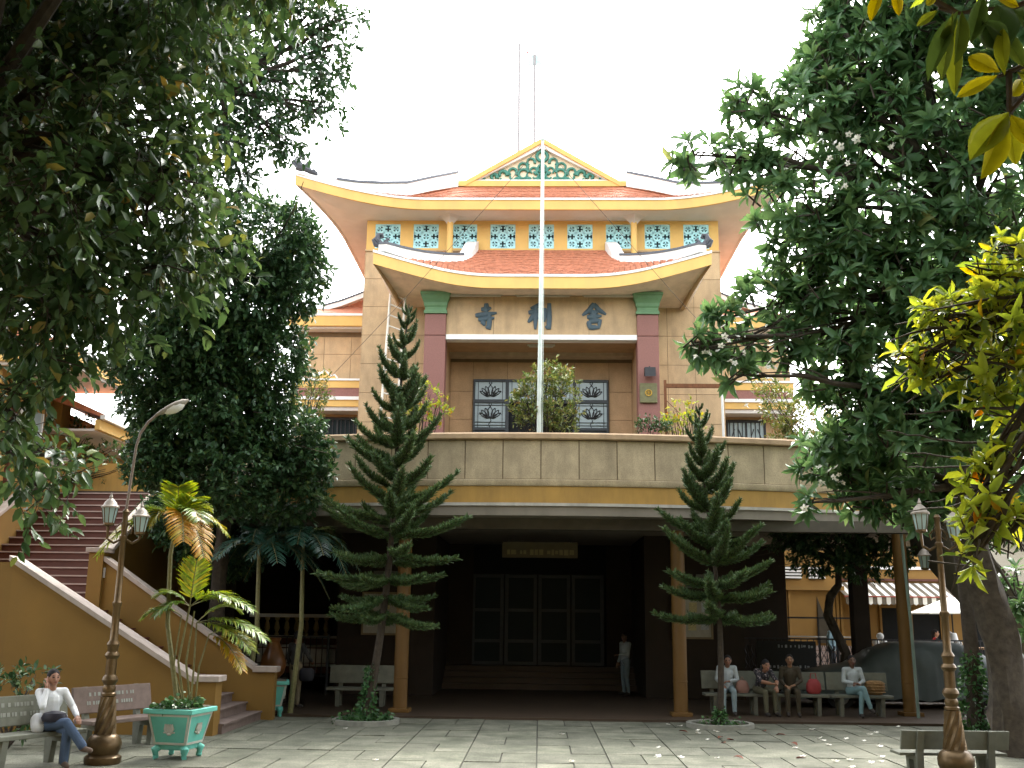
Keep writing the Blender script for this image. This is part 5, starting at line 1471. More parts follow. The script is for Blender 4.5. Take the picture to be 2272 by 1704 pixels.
shrub('dense small leaved green bush on the terrace under the frangipani', [Bl(1690,880,45,50,24.2), Bl(1750,915,65,55,24.2), Bl(1700,950,40,40,24), Bl(1660,840,25,25,24.2), Bl(1800,950,60,50,24.2)], G_BUSH, 46, .10, 34)
shrub('hedge of low green plants along the planter wall above the stairs', [Bl(170,975,40,20,26.9), Bl(230,980,45,20,26.9), Bl(200,920,50,24,27.2), Bl(120,985,30,20,26.9)], G_IVY, 47, .10, 30, pot=5.2, name='planter_hedge', cat='hedge')
shrub('creeping plant trailing down the yellow planter wall', [Bl(180,1025,30,18,26.45), Bl(230,1020,35,20,26.45), Bl(140,1040,25,16,26.45)], G_MID, 48, .09, 8, pot=5.3, name='creeper', cat='plant')
shrub('dark bush in front of the ochre stair wall beside the bench', [Bl(30,1500,60,50,16.8), Bl(80,1480,50,30,17.2), Bl(20,1560,50,40,16.4)], G_DARK, 49, .12, 16, pot=0.0, name='bush', cat='bush')

# ------------------------------------------------------------------ yellow green tree close on the right
bl = [Bl(2130,600,65,50,7.6), Bl(2185,700,60,75,7.4), Bl(2085,680,75,45,7.6), Bl(1965,790,40,32,7.8), Bl(2050,750,75,45,7.7), Bl(2140,810,75,55,7.5), Bl(2000,820,45,32,7.8), Bl(2190,900,40,55,7.4), Bl(2190,540,40,35,7.5),
      Bl(2080,1150,38,32,7.2), Bl(2150,1050,60,65,7.2), Bl(2185,1150,40,50,7.2), Bl(2085,1210,35,25,7.2), Bl(2180,985,40,35,7.3), Bl(2110,1090,40,30,7.3), Bl(2040,690,60,40,7.7)]
bl += [(np.array(c), np.array(r)) for c, r in (((4.6, 7.0, 5.6), (.9, .9, .6)), ((4.9, 6.5, 4.2), (.8, .8, .8)), ((4.4, 5, 6.2), (1.4, 1.2, .6)), ((2.6, 5.2, 6.6), (1.4, 1.3, .5)))]
YT = tree('yellow_leaf_tree', 'bright yellow green tree with whorled narrow leaves in front of the frangipani', [(4.9, 7.2, 0), (4.85, 7.2, 1.5), (4.75, 7.3, 3.0), (4.7, 7.2, 4.6), (4.5, 7.0, 5.8)], [.14, .12, .1, .075, .05], bl,
     dict(dens=24, nl=8, L=.17, wr=.30, up=.2, open=1.1, mat=G_YEL, stem=.006, shell=.55, sd=.22, mean=.42), seed=24, bark=BARKG, mode='ros', single=120, tm=T8)
tb = MB(); rr = random.Random(8)
for (x0, y0, x1, y1) in ((2190, 960, 1915, 930), (2180, 1000, 1940, 975), (2190, 1010, 1960, 1010), (2150, 1080, 1960, 1105), (2200, 1060, 2000, 1085), (2190, 880, 1950, 895), (2200, 800, 1930, 745)):
    a = aty(x0, y0, 7.3); b = aty(x1, y1, 7.8); limb(tb, a, b, .014, .004, rr, .06, 9, 5)
tb.build('bare_twigs', BARKG, YT, smooth=True)

# ------------------------------------------------------------------ foreground branch: every leaf a part
FT = thing('foreground_tree', 'tree with very large yellow green leaves hanging from a bare twig', 'tree', (3.4, 2.4, 0))
MB().tube([(3.4, 2.4, 0), (3.3, 2.5, 1.5), (3.1, 2.6, 3.0), (2.6, 2.8, 4.2)], [.12, .1, .08, .05], 10).build('trunk', BARKG, FT, smooth=True)
def fp(x, y, Y): return aty((1450 + x/2.676)/S, (y/2.676)/S, Y)
FL = [((1350,-60),(1285,95),.3,.80), ((1435,-70),(1458,80),.36,.82), ((1690,60),(1560,150),.42,.45), ((1780,70),(1688,480),.26,.30), ((1800,90),(1772,560),.22,.46), ((1900,120),(2115,275),.5,.10), ((1810,60),(1622,400),.18,.22),
      ((2060,430),(1858,325),.44,.70), ((2050,445),(1798,565),.36,.66), ((2085,450),(2055,150),.3,.58), ((2110,665),(1898,885),.38,.52), ((2095,690),(2008,1022),.30,.60), ((2110,690),(2175,995),.32,.64), ((2120,680),(2235,850),.36,.62),
      ((2190,470),(2148,560),.6,.6), ((2040,30),(2090,235),.5,.14), ((2140,60),(2290,170),.4,.25), ((1960,-40),(1900,230),.34,.2), ((2170,40),(2040,-60),.4,.7), ((2150,420),(2290,300),.4,.62), ((2160,430),(2300,480),.38,.5), ((1830,60),(1840,330),.2,.3), ((2060,160),(2200,380),.34,.36), ((1700,-60),(1610,40),.4,.62), ((1950,120),(2060,330),.36,.12), ((2120,150),(2060,350),.34,.2)]
FMATS = []
for q in range(10):
    FMATS.append(leaf_mesh('leaf', T8, np.zeros((1, 3)), np.array([[1., 0, 0]]), np.array([[0, 0, 1.]]), np.array([1.]), np.array([1.]), np.array([q/10.]),
        leafmat('leaf_foreground', [(0, (.02, .045, .016)), (.3, (.05, .095, .022)), (.55, (.17, .21, .025)), (.8, (.36, .33, .03)), (1, (.45, .38, .04))], .35, .4)))
T12 = (np.array([(0,0,0)] + [(t, s*w*.5, .05*w - .14*t*t) for t, w in ((.12,.28),(.28,.7),(.45,.96),(.62,1.0),(.78,.78),(.91,.42)) for s in (1, -1)] + [(1.0, 0, -.16)] + [(t, 0, -.14*t*t - .03) for t in (.12,.28,.45,.62,.78,.91)]), None)
fcs = []
n6 = 6
def li(k, s): return 1 + 2*k + (0 if s > 0 else 1)
tipi = 13
def mi_(k): return 14 + k
for s in (1, -1):
    fcs.append((0, mi_(0), li(0, s)))
    for k in range(5): fcs.append((li(k, s), mi_(k), mi_(k+1), li(k+1, s)))
    fcs.append((li(5, s), mi_(5), tipi))
T12 = (T12[0], fcs)
FMATS = [leaf_mesh('leaf', T12, np.zeros((1, 3)), np.array([[1., 0, 0]]), np.array([[0, 0, 1.]]), np.array([1.]), np.array([1.]), np.array([q/10.]), MATS['leaf_foreground']) for q in range(10)]
for m in FMATS:
    for p in m.polygons: p.use_smooth = True
rr = random.Random(77)
for (b, t, wr, tone) in FL:
    Y = 2.9 + rr.uniform(-.25, .25); A = fp(b[0], b[1], Y); Bp = fp(t[0], t[1], Y + rr.uniform(-.12, .12)); d = Bp-A; L_ = d.length; d.normalize()
    view = (A - Vector((0, 0, CAMH))).normalized(); nn = (-view + Vector((rr.uniform(-.4, .4), 0, rr.uniform(-.2, .5)))).normalized()
    sd_ = nn.cross(d).normalized(); n2 = d.cross(sd_)
    o = bpy.data.objects.new('leaf', FMATS[min(9, int(tone*10))]); put(o, FT)
    o.matrix_basis = Matrix.Translation(A) @ Matrix((d*L_, sd_*L_*wr, n2*L_)).transposed().to_4x4()
tb = MB()
for pts in (((2320,300),(2200,390),(2080,440),(2045,455)), ((2320,480),(2200,570),(2110,670)), ((2330,-40),(2150,40),(1960,60),(1800,80),(1690,50)), ((1800,80),(1500,-90),(1350,-70)), ((2110,440),(2112,560),(2110,660))):
    tb.tube([fp(x, y, 2.95) for x, y in pts], [.011 - .0016*i for i in range(len(pts))], 6)
e = fp(2320, 300, 2.95); e2 = fp(2330, -40, 2.95); e3 = fp(2320, 480, 2.95)
for q in (e, e2, e3): tb.tube([q, (2.2, 2.85, 3.9), (2.6, 2.8, 4.2)], [.012, .022, .03], 6)
tb.build('branches', BARKG, FT, smooth=True)
rng = np.random.default_rng(5)
P, O = twigs_in(rng, [(np.array((2.3, 2.6, 4.9)), np.array((1.3, 1.3, .5))), (np.array((3.6, 1.6, 4.6)), np.array((1.2, 1.2, .6)))], 9, .5)
bb, D, NN, LL, WW, seg = rosettes(rng, P, O, 8, .19, .3, .2, 1.1, .006)
crown_obj(FT, leaf_mesh('crown', T8, bb, D, NN, LL, WW, tones(rng, len(bb)), [G_YEL, BARKG], seg))

# ------------------------------------------------------------------ norfolk pines
def branch_mesh(seed):
    rng = np.random.default_rng(seed)
    # branch along +x in metres of length 1, tip swept up, short side branchlets, dense fuzzy needles
    def curve(t): return np.array([t, 0, -.05*math.sin(pi*t*.9) + .36*t**2.2])
    lines = [([curve(t) for t in np.linspace(0, 1, 12)], 1.0)]
    for k in range(9):
        t = .12 + .085*k
        for s in (-1, 1):
            a = curve(t); L_ = .17*(1.1-t)+.05
            dr = np.array([.80, s*.60, .22 + .3*t]); lines.append(([a, a+dr*L_*.5, a + dr*L_ + np.array([0, 0, .05])], .75))
    base = []; D = []; sa, sb = [], []
    for pts, q in lines:
        for i in range(len(pts)-1):
            a, b = pts[i], pts[i+1]; sa.append(a); sb.append(b)
            ln = np.linalg.norm(b-a); n = int(420*ln*q) + 2; d = (b-a)/ln
            v = rng.normal(size=(n, 3)); v -= d*(v @ d)[:, None]; v = unitv(v)
            fl_ = (v[:, 2] < -.3) & (rng.random(n) < .5); v[fl_] *= -1
            base.append(a + (b-a)*rng.random((n, 1))); D.append(d*.7 + v*.8 + np.array([0, 0, .25]))
    base = np.concatenate(base); D = np.concatenate(D); n = len(base)
    seg = seg_arrays(np.array(sa), np.array(sb), .012, .010)
    return leaf_mesh('branch', TN, base, D, unitv(rng.normal(size=(n, 3))), rng.uniform(.07, .125, n), rng.uniform(.011, .017, n), tones(rng, n, .2, .5), [G_PINE, BARK], seg)
BRM = [branch_mesh(100+i) for i in range(7)]
def norfolk(label, base, top, whorls, seed, rbase):
    rr = random.Random(seed); base, top = Vector(base), Vector(top)
    root = thing('norfolk_pine', label, 'pine tree', base, group='norfolk pines in front of the porch')
    H = top - base
    def at(t): return base + H*t + Vector((.10*math.sin(t*5), 0, 0))
    MB().tube([at(i/16) for i in range(17)], [rbase*(1-.9*(i/16)) + .006 for i in range(17)], 9).build('trunk', BARK, root, smooth=True)
    for (t, ln, nb, el) in whorls:
        a0 = rr.uniform(0, 6.28)
        for k in range(nb):
            a = a0 + 2*pi*k/nb + rr.uniform(-.25, .25); l_ = ln*rr.uniform(.66, 1.12); e_ = R(el + rr.uniform(-9, 9))
            o = bpy.data.objects.new('branch', BRM[rr.randrange(7)]); put(o, root)
            back = max(0, math.sin(a)); l_ *= 1 - .25*back; ky = max(.62, min(1.25, .95/max(l_, .3)))
            o.matrix_basis = Matrix.Translation(at(min(.995, t + rr.uniform(-.013, .013)))) @ Matrix.Rotation(a, 4, 'Z') @ Matrix.Rotation(-e_, 4, 'Y') @ Matrix.Diagonal((l_, l_*ky, l_*ky, 1))
    MB().tube([at(.985), at(1.0) + Vector((0, 0, .12))], [.02, .006], 6).build('leader', MATS['bark'], root)
    return root
wl = []
N_ = 18
for i in range(N_):
    u = i/(N_-1); t = .99 - .74*u**1.02
    wl.append((t, .24 + 1.38*min(1, (u*1.3))**.95*(1 - .25*max(0, u-.75)/.25), 6 if u > .7 else 5, 30 - 26*u - (26 if u > .78 else 0)))
norfolk('tall norfolk pine with upswept fingered branches rising past the terrace', (-3.38, 20.95, 0), tuple(aty(893, 668, 20.75)), wl, 3, .085)
wl = []
N_ = 13
for i in range(N_):
    u = i/(N_-1); t = .99 - .66*u
    wl.append((t, .22 + 1.0*min(1, u*1.4)**.85, 5 if u < .7 else 6, 36 - 32*u - (14 if u > .8 else 0)))
norfolk('shorter norfolk pine in front of the porch beside the bench sitters', (3.55, 21.2, 0), tuple(aty(1520, 884, 20.9)), wl, 4, .065)
# ivy on the pine feet and the leaning trunk
def ivy(label, paths, n, seed, name='ivy', L=.07):
    rng = np.random.default_rng(seed); base = []; D = []
    for pts, r in paths:
        pts = [np.array(p) for p in pts]
        for _ in range(n):
            i = rng.integers(0, len(pts)-1); t = rng.random(); p = pts[i]+(pts[i+1]-pts[i])*t; rd = r[i]+(r[i+1]-r[i])*t
            v = rng.normal(size=3); v[2] *= .3; v /= np.linalg.norm(v)
            base.append(p + v*rd*rng.uniform(.6, 1.1)); D.append(v + np.array([0, 0, -.35]) + rng.normal(size=3)*.4)
    base = np.array(base); base[:, 2] = np.maximum(base[:, 2], .03); m = len(base)
    root = thing(name, label, 'ivy', tuple(base[:, :2].mean(0)) + (0,))
    o = crown_obj(root, leaf_mesh('leaves', T6, base, np.array(D), unitv(rng.normal(size=(m, 3)) + np.array([[0, -.3, .8]])), rng.uniform(.6, 1.3, m)*L, rng.uniform(.5, 1, m)*L, tones(rng, m, .22, .5), G_IVY), 'leaves')
    MB().tube([tuple(p) for p in paths[0][0]], .012, 5).build('stem', BARK, root)
def ofs(paths, dx, dy): return [([(x+dx, y+dy, z) for x, y, z in pts], r) for pts, r in paths]
ivy('green ivy climbing the foot of the tall pine', ofs([([(-3.4, 21.1, .05), (-3.38, 21.12, .5), (-3.34, 21.15, 1.1)], (.2, .15, .1)), ([(-3.8, 20.9, .06), (-3.4, 20.9, .1), (-3.0, 21.0, .06), (-3.1, 21.4, .06)], (.2, .22, .2, .2)), ([(-3.9, 21.2, .06), (-3.4, 21.3, .12), (-3.0, 21.2, .06)], (.2, .2, .2))], .02, -.2), 420, 51)
ivy('low green weeds at the foot of the short pine', ofs([([(3.3, 21.5, .06), (3.6, 21.45, .1), (3.95, 21.6, .06)], (.18, .2, .18)), ([(3.6, 21.5, .05), (3.61, 21.55, .35)], (.15, .08))], -.05, -.35), 260, 52, L=.06)

# dark slim tree with ivy foot beside the car, right
DT = thing('slim_tree', 'slim dark leaning trunk with ivy around its foot beside the covered car', 'tree', (8.35, 20.5, 0))
q = [aty(2108, 1560, 20.5), aty(2098, 1400, 20.5), aty(2082, 1250, 20.5), aty(2066, 1150, 20.5), aty(2050, 950, 20)]
q[0].z = 0
MB().tube(q, [.17, .14, .125, .12, .09], 10).build('trunk', BARK, DT, smooth=True)
ivy('thick ivy skirt around the slim dark trunk', [([tuple(q[0]), tuple(q[0] + Vector((0, 0, .8))), tuple(q[0] + Vector((0, -.05, 1.45)))], (.34, .26, .14)), ([(8.0, 20.3, .05), (8.5, 20.2, .08), (9.0, 20.4, .05)], (.3, .3, .3))], 650, 53, L=.085)

# ------------------------------------------------------------------ palms
def frond(mb_pts, seed, nlf, Lm, width, droop, tone_m):
    rng = np.random.default_rng(seed); pts = np.array(mb_pts); n = len(pts)
    base = []; D = []; NN = []; LL = []
    for k in range(nlf):
        t = .16 + .84*k/nlf; f = t*(n-1); i = min(n-2, int(f)); p = pts[i] + (pts[i+1]-pts[i])*(f-i); d = pts[i+1]-pts[i]; d /= np.linalg.norm(d)
        sd = np.cross(d, [0, 0, 1.]); sd /= max(1e-6, np.linalg.norm(sd)); up = np.cross(sd, d)
        for s in (-1, 1):
            base.append(p); D.append(d*.75 + s*sd*.9 + up*.22 + np.array([0, 0, -droop]) + rng.normal(size=3)*.07); NN.append(up + rng.normal(size=3)*.1)
            LL.append(Lm*(math.sin(pi*(.12 + .8*t))**.7)*rng.uniform(.85, 1.1))
    m = len(base); LL = np.array(LL)
    return np.array(base), np.array(D), unitv(np.array(NN)), LL, LL*width*0 + width, np.clip(rng.normal(tone_m, .1, m), 0, .99)
T_LF = (np.array([(0,.12,0),(0,-.12,0),(.4,-.5,.02),(.4,.5,.02),(.8,-.3,-.08),(.8,.3,-.08),(1,0,-.2)]), [(0,1,2,3),(3,2,4,5),(5,4,6)])
G_PALM = leafmat('palm_leaf', [(0, (.02, .06, .025)), (.3, (.05, .13, .02)), (.55, (.16, .24, .025)), (.8, (.34, .28, .03)), (1, (.42, .22, .02))], .4, .35)
G_PALMD = leafmat('palm_leaf_dark', [(0, (.012, .04, .03)), (.6, (.025, .08, .05)), (1, (.12, .14, .03))], .4, .2)
def palm(name, label, root_loc, stems, fronds, mat, seed, Lm=.3, w=.022, nlf=26):
    root = thing(name, label, 'palm', root_loc)
    for pts, r in stems: MB().tube(pts, r, 8).build('stem', M('palm_stem', (.16, .15, .06), .6, .25, 20), root, smooth=True)
    for i, (a, d, L_, arch, tone) in enumerate(fronds):
        a = Vector(a); d = Vector(d).normalized()
        pts = []
        for k in range(10):
            t = k/9; pts.append(tuple(a + d*L_*1.12*t + Vector((0, 0, -arch*L_*t**2.2))))
        A = frond(pts, seed+i, nlf, Lm*(L_/.9)**.5, w, .12, tone)
        me = leaf_mesh('frond', T_LF, *A, [mat, MATS['palm_stem']], seg_arrays(np.array(pts[:-1]), np.array(pts[1:]), .010, .008))
        o = bpy.data.objects.new('frond', me); put(o, root)
    return root
pb = Vector((-5.30, 15.75, .70))
def pp(px, py, Y=15.7): return aty(px, py, Y)
hub = pp(382, 1128); hub2 = pp(410, 1310); hub3 = pp(425, 1345)
palm('potted_palm', 'areca palm with green and orange fronds in the turquoise planter', pb,
     [([tuple(pb + Vector((-.05, 0, 0))), tuple(pp(362, 1350)), tuple(pp(368, 1200)), tuple(hub)], [.04, .036, .033, .03]),
      ([tuple(pb + Vector((.05, 0, 0))), tuple(pp(385, 1430)), tuple(hub2)], [.02, .018, .014]), ([tuple(pb + Vector((.12, .05, 0))), tuple(pp(402, 1430)), tuple(pp(420, 1320))], [.02, .016, .012]),
      ([tuple(pb + Vector((.15, -.05, 0))), tuple(pp(418, 1450)), tuple(hub3)], [.018, .015, .012]), ([tuple(pb + Vector((.2, 0, 0))), tuple(pp(430, 1440)), tuple(pp(452, 1370))], [.016, .014, .01]), ([tuple(pb + Vector((.0, .1, 0))), tuple(pp(375, 1440)), tuple(pp(392, 1330))], [.016, .014, .01])],
     [(hub, (.35, -.2, .75), .75, .55, .5), (hub, (.75, -.2, .65), .62, .75, .70), (hub, (-.55, -.1, .6), .85, .85, .42), (hub, (-.9, -.15, .42), 1.1, .95, .50), (hub, (.18, -.35, .30), .95, 1.05, .92), (hub, (.35, -.3, .25), .85, 1.2, .95), (hub, (-.2, .3, .9), .7, .5, .45), (hub, (.55, .2, .8), .7, .6, .55), (hub, (-.3, -.3, .5), .6, 1.0, .6), (hub, (.45, -.4, .6), .85, .8, .45), (hub, (.05, -.2, 1), .8, .45, .5), (hub, (.8, .1, .5), .8, .8, .55),
      (hub2, (.9, -.1, .45), 1.0, .55, .42), (hub2, (.7, -.25, .6), .85, .6, .45), (hub2, (-.55, -.1, .6), .65, .6, .40), (hub2, (.1, -.1, 1), .75, .2, .5), (hub3, (.95, -.2, .25), 1.05, .5, .40), (hub3, (.85, -.3, .02), .9, .45, .50), (hub3, (.6, .2, .7), .8, .6, .4), (pp(452, 1370), (.9, -.1, .35), .65, .65, .5), (pp(452, 1370), (.7, -.3, -.1), .6, .7, .85), (hub2, (-.4, -.4, .3), .55, .8, .38), (pp(392, 1330), (-.7, -.2, .5), .6, .7, .45)], G_PALM, 300, .36, .026, 46)
for i, (px, py, Y, lab) in enumerate(((560, 1180, 22.0, 'dark blue green palm hanging its fronds behind the stair wall'), (655, 1165, 22.2, 'dark palm with one yellowing frond close to the porch wall'))):
    h = aty(px, py, Y); b = Vector((h.x - .1, Y+.1, 0)); rr = random.Random(60+i); fr = []
    for k in range(11):
        a = k*2.4; fr.append((h, (math.cos(a), math.sin(a)*.7, rr.uniform(.25, .9)), rr.uniform(1.0, 1.5), rr.uniform(.75, 1.15), .9 if (i == 1 and k == 3) else rr.uniform(.2, .5)))
    palm('garden_palm', lab, b, [([tuple(b), tuple(b.lerp(h, .5) + Vector((.1, 0, 0))), tuple(h)], [.06, .05, .04])], fr, G_PALMD, 400+20*i, .36, .035, 26)
ivy('leafy green underplanting filling the turquoise planter beneath the palm', [([(-5.55, 15.55, .73), (-5.3, 15.5, .76), (-5.08, 15.6, .76)], (.10, .12, .10)), ([(-5.5, 15.9, .76), (-5.2, 15.9, .80), (-5.1, 15.6, .76)], (.11, .14, .11))], 260, 54, L=.07)
# fallen blossoms and leaves
rr = random.Random(91)
FG = flower_mesh(.05)
for i in range(36):
    if i < 31: x, y = min(7.2, .8 + 6.4*rr.random()**.7), rr.uniform(15.6, 22)
    else: x, y = rr.uniform(-4, 1), rr.uniform(15.6, 20)
    if i % 3 == 0: x, y = rr.gauss(4.3, .9), rr.gauss(17.3, .8)
    o = bpy.data.objects.new('fallen_flower', FG); o.location = (x, y, .012); o.rotation_euler = (rr.uniform(-.3, .3), rr.uniform(-.3, .3), rr.uniform(0, 6.3)); s_ = rr.uniform(.8, 1.3); o.scale = (s_,)*3; C.objects.link(o)
    tag(o, 'small white frangipani blossom fallen on the grey paving', 'flower', 'fallen blossoms on the paving')
DL = leaf_mesh('fallen_leaf', T8, np.zeros((1, 3)), np.array([[1., 0, 0]]), np.array([[0, 0, 1.]]), np.array([.2]), np.array([.075]), np.array([.5]), leafmat('dead_leaf', [(0, (.10, .025, .012)), (1, (.16, .05, .02))], .7, .05))
for i in range(9):
    o = bpy.data.objects.new('fallen_leaf', DL); o.location = (rr.uniform(1.5, 6.5), rr.uniform(15.8, 21), .02); o.rotation_euler = (rr.uniform(-.2, .2), rr.uniform(-.15, .1), rr.uniform(0, 6.3)); C.objects.link(o)
    tag(o, 'dry reddish brown leaf lying on the grey paving', 'leaf', 'dry leaves on the paving')

# ================================================================== people
def make_person(label, loc, rz, J, col, voxel=.011, extra=(), name='person', hands=True, skirt=False, group=None):
    """J: joints in a local frame facing -Y. One continuous skin grown round tapered limbs, coloured by region."""
    prims = []
    def cap(a, b, ra, rb, m): prims.append(('c', Vector(a), Vector(b), ra, rb, m))
    def ell(c, r, m): prims.append(('e', Vector(c), Vector(r), None, None, m))
    V = lambda k: Vector(J[k])
    pel, chest, neck, head = V('pelvis'), V('chest'), V('neck'), V('head')
    mid = pel.lerp(chest, .5)
    ell(pel, (.165, .125, .12), 'bottom'); cap(pel, mid, .125, .12, 'top'); cap(mid, chest, .125, .135, 'top')
    ell(chest, (.165, .115, .15), 'top')
    for s in ('l', 'r'):
        sh, el, wr = V('sh_'+s), V('el_'+s), V('wr_'+s)
        cap(chest.lerp(sh, .4) + Vector((0, 0, .05)), sh, .075, .062, 'top'); cap(sh, el, .058, .045, 'top' if J.get('long', 1) else 'top')
        cap(el, el.lerp(wr, .85), .046, .036, 'top' if J.get('long', 1) else 'skin'); cap(el.lerp(wr, .8), wr, .029, .025, 'skin')
        d = (V('hd_'+s) - wr).normalized(); sd = d.orthogonal().normalized() if abs(d.z) > .9 else d.cross(Vector((0, 0, 1))).normalized(); up = sd.cross(d)
        pc = wr + d*.05; cap(wr + d*.02 - sd*.015, pc - sd*.018 + d*.02, .021, .020, 'skin'); cap(wr + d*.02 + sd*.015, pc + sd*.018 + d*.02, .021, .020, 'skin')
        if hands:
            for q, (o, ln) in enumerate(((-.030, .062), (-.010, .074), (.010, .070), (.028, .056))):
                a = pc + sd*o + d*.03; b = a + d*ln*.55 - up*.008; c = b + d*ln*.3 - up*ln*.45
                cap(a, b, .0105, .0095, 'skin'); cap(b, c, .0095, .008, 'skin')
            t0 = wr + d*.02 + sd*.03*(1 if s == 'l' else -1); cap(t0, t0 + d*.035 + sd*.03*(1 if s == 'l' else -1) - up*.012, .0125, .010, 'skin')
            t1 = t0 + d*.035 + sd*.03*(1 if s == 'l' else -1) - up*.012; cap(t1, t1 + d*.03 - up*.01, .010, .0085, 'skin')
        hp, kn, an, to = V('hp_'+s), V('kn_'+s), V('an_'+s), V('to_'+s)
        cap(hp, kn, .088, .062, 'bottom'); cap(kn, an, .062, .045 if not J.get('flare') else .062, 'bottom')
        cap(an, an - Vector((0, 0, .03)), .042, .04, 'skin' if J.get('bare') else 'shoe'); cap(an - Vector((0, 0, .035)), to, .042, .034, 'shoe')
    cap(chest.lerp(neck, .6), head - Vector((0, 0, .08)), .052, .048, 'skin')
    fw = Vector(J.get('look', (0, -1, 0))).normalized(); rt = fw.cross(Vector((0, 0, 1))).normalized()
    ell(head, (.075, .088, .108), 'skin'); ell(head + fw*.03 - Vector((0, 0, .055)), (.052, .052, .055), 'skin')
    cap(head + fw*.086 + Vector((0, 0, .0)), head + fw*.102 - Vector((0, 0, .028)), .010, .015, 'skin')
    for s in (-1, 1): ell(head + rt*.078*s - Vector((0, 0, .005)), (.014, .02, .032), 'skin')
    ell(head - fw*.020 + Vector((0, 0, .027)), (.084, .095, .099), 'hair')
    if J.get('hair') == 'bun': ell(head - fw*.11 + Vector((0, 0, .0)), (.05, .05, .05), 'hair')
    if J.get('hair') == 'long': cap(head - fw*.06, head - fw*.09 - Vector((0, 0, .2)), .07, .05, 'hair')
    for (t, a, b, c, d2, m) in extra: prims.append((t, Vector(a), Vector(b), c, d2, m))
    # mesh
    mb = MB()
    for p in prims:
        if p[0] == 'c':
            mb.tube([p[1], p[1].lerp(p[2], .5), p[2]], [p[3], (p[3]+p[4])/2, p[4]], 12); mb.ell(p[1], (p[3],)*3, 12, 8); mb.ell(p[2], (p[4],)*3, 12, 8)
        else: mb.ell(p[1], tuple(p[2]), 16, 12)
    me0 = mb.mesh('tmp', MATS['bark']); ob = bpy.data.objects.new('tmp', me0); C.objects.link(ob)
    md = ob.modifiers.new('r', 'REMESH'); md.mode = 'VOXEL'; md.voxel_size = voxel; md.use_smooth_shade = True
    ms = ob.modifiers.new('s', 'SMOOTH'); ms.factor = .5; ms.iterations = 3
    dg = bpy.context.evaluated_depsgraph_get(); me = bpy.data.meshes.new_from_object(ob.evaluated_get(dg))
    bpy.data.objects.remove(ob); bpy.data.meshes.remove(me0)
    me.name = 'body'
    keys = ['skin', 'hair', 'top', 'bottom', 'shoe', 'dark', 'lip']
    n = len(me.polygons); co = np.zeros(n*3); me.polygons.foreach_get('center', co); co = co.reshape(-1, 3)
    best = np.full(n, 1e9); mi = np.zeros(n, dtype=np.int32)
    for p in prims:
        a = np.array(p[1])
        if p[0] == 'c':
            b = np.array(p[2]); ab = b-a; t = np.clip(((co-a) @ ab)/max(1e-9, ab @ ab), 0, 1); dd = np.linalg.norm(co - a - t[:, None]*ab, axis=1) - (p[3] + (p[4]-p[3])*t)
        else:
            r = np.array(p[2]); dd = (np.linalg.norm((co-a)/r, axis=1) - 1)*r.min()
        if p[5] in ('top', 'bottom'): dd = dd - .004
        w = dd < best; best[w] = dd[w]; mi[w] = keys.index(p[5])
    # face: hairline, eyes, brows, mouth painted on the skin regions
    hd = np.array(head); f3 = np.array(fw); r3 = np.array(rt); rel = co-hd; ff = rel @ f3; rr_ = rel @ r3; zz = rel[:, 2]
    onhead = np.linalg.norm(rel/np.array([.1, .11, .13]), axis=1) < 1.15
    mi[onhead & (mi == 1) & (ff > .048) & (zz < .052)] = 0
    for s in (-1, 1):
        mi[onhead & (ff > .04) & (((rr_ - s*.031)/.017)**2 + ((zz - .008)/.008)**2 < 1)] = 5
        mi[onhead & (ff > .04) & (((rr_ - s*.032)/.022)**2 + ((zz - .030)/.005)**2 < 1)] = 1
    mi[onhead & (ff > .04) & ((rr_/.026)**2 + ((zz + .055)/.008)**2 < 1)] = 6
    me.materials.clear()
    base = {'skin': (.30, .16, .095), 'hair': (.012, .010, .010), 'shoe': (.03, .025, .02), 'dark': (.02, .012, .01), 'lip': (.22, .07, .06)}
    base.update(col)
    for k in keys:
        c = base[k]
        if k in ('skin', 'lip'): m_ = M('person_%s_%d' % (k, int(c[0]*100)), c, .5, .05, 10, .05, 80, rand=0)
        elif k == 'top' and col.get('pattern'): m_ = floral(col['pattern'])
        else: m_ = M('cloth_%s_%d_%d_%d' % (k, int(c[0]*100), int(c[1]*100), int(c[2]*100)), c, .85, .10, 7, .45, 26, rand=0)
        me.materials.append(m_)
    me.polygons.foreach_set('material_index', mi); me.update()
    for p in me.polygons: p.use_smooth = True
    root = thing(name, label, 'person', loc, rz, group)
    o = bpy.data.objects.new('body', me); C.objects.link(o); o.parent = root
    return root
def floral(k):
    nm = 'floral_cloth'
    if nm in MATS: return MATS[nm]
    m = bpy.data.materials.new(nm); m.use_nodes = True; N = m.node_tree.nodes; L = m.node_tree.links; b = N['Principled BSDF']; b.inputs['Roughness'].default_value = .85
    g_ = N.new('ShaderNodeTexCoord'); v = N.new('ShaderNodeTexVoronoi'); v.inputs['Scale'].default_value = 26; L.new(g_.outputs['Object'], v.inputs['Vector'])
    r = N.new('ShaderNodeValToRGB'); r.color_ramp.elements[0].position = .22; r.color_ramp.elements[1].position = .34
    r.color_ramp.elements[0].color = (.30, .25, .24, 1); r.color_ramp.elements[1].color = (.02, .018, .022, 1)
    L.new(v.outputs['Distance'], r.inputs['Fac']); L.new(r.outputs[0], b.inputs['Base Color']); MATS[nm] = m
    return m
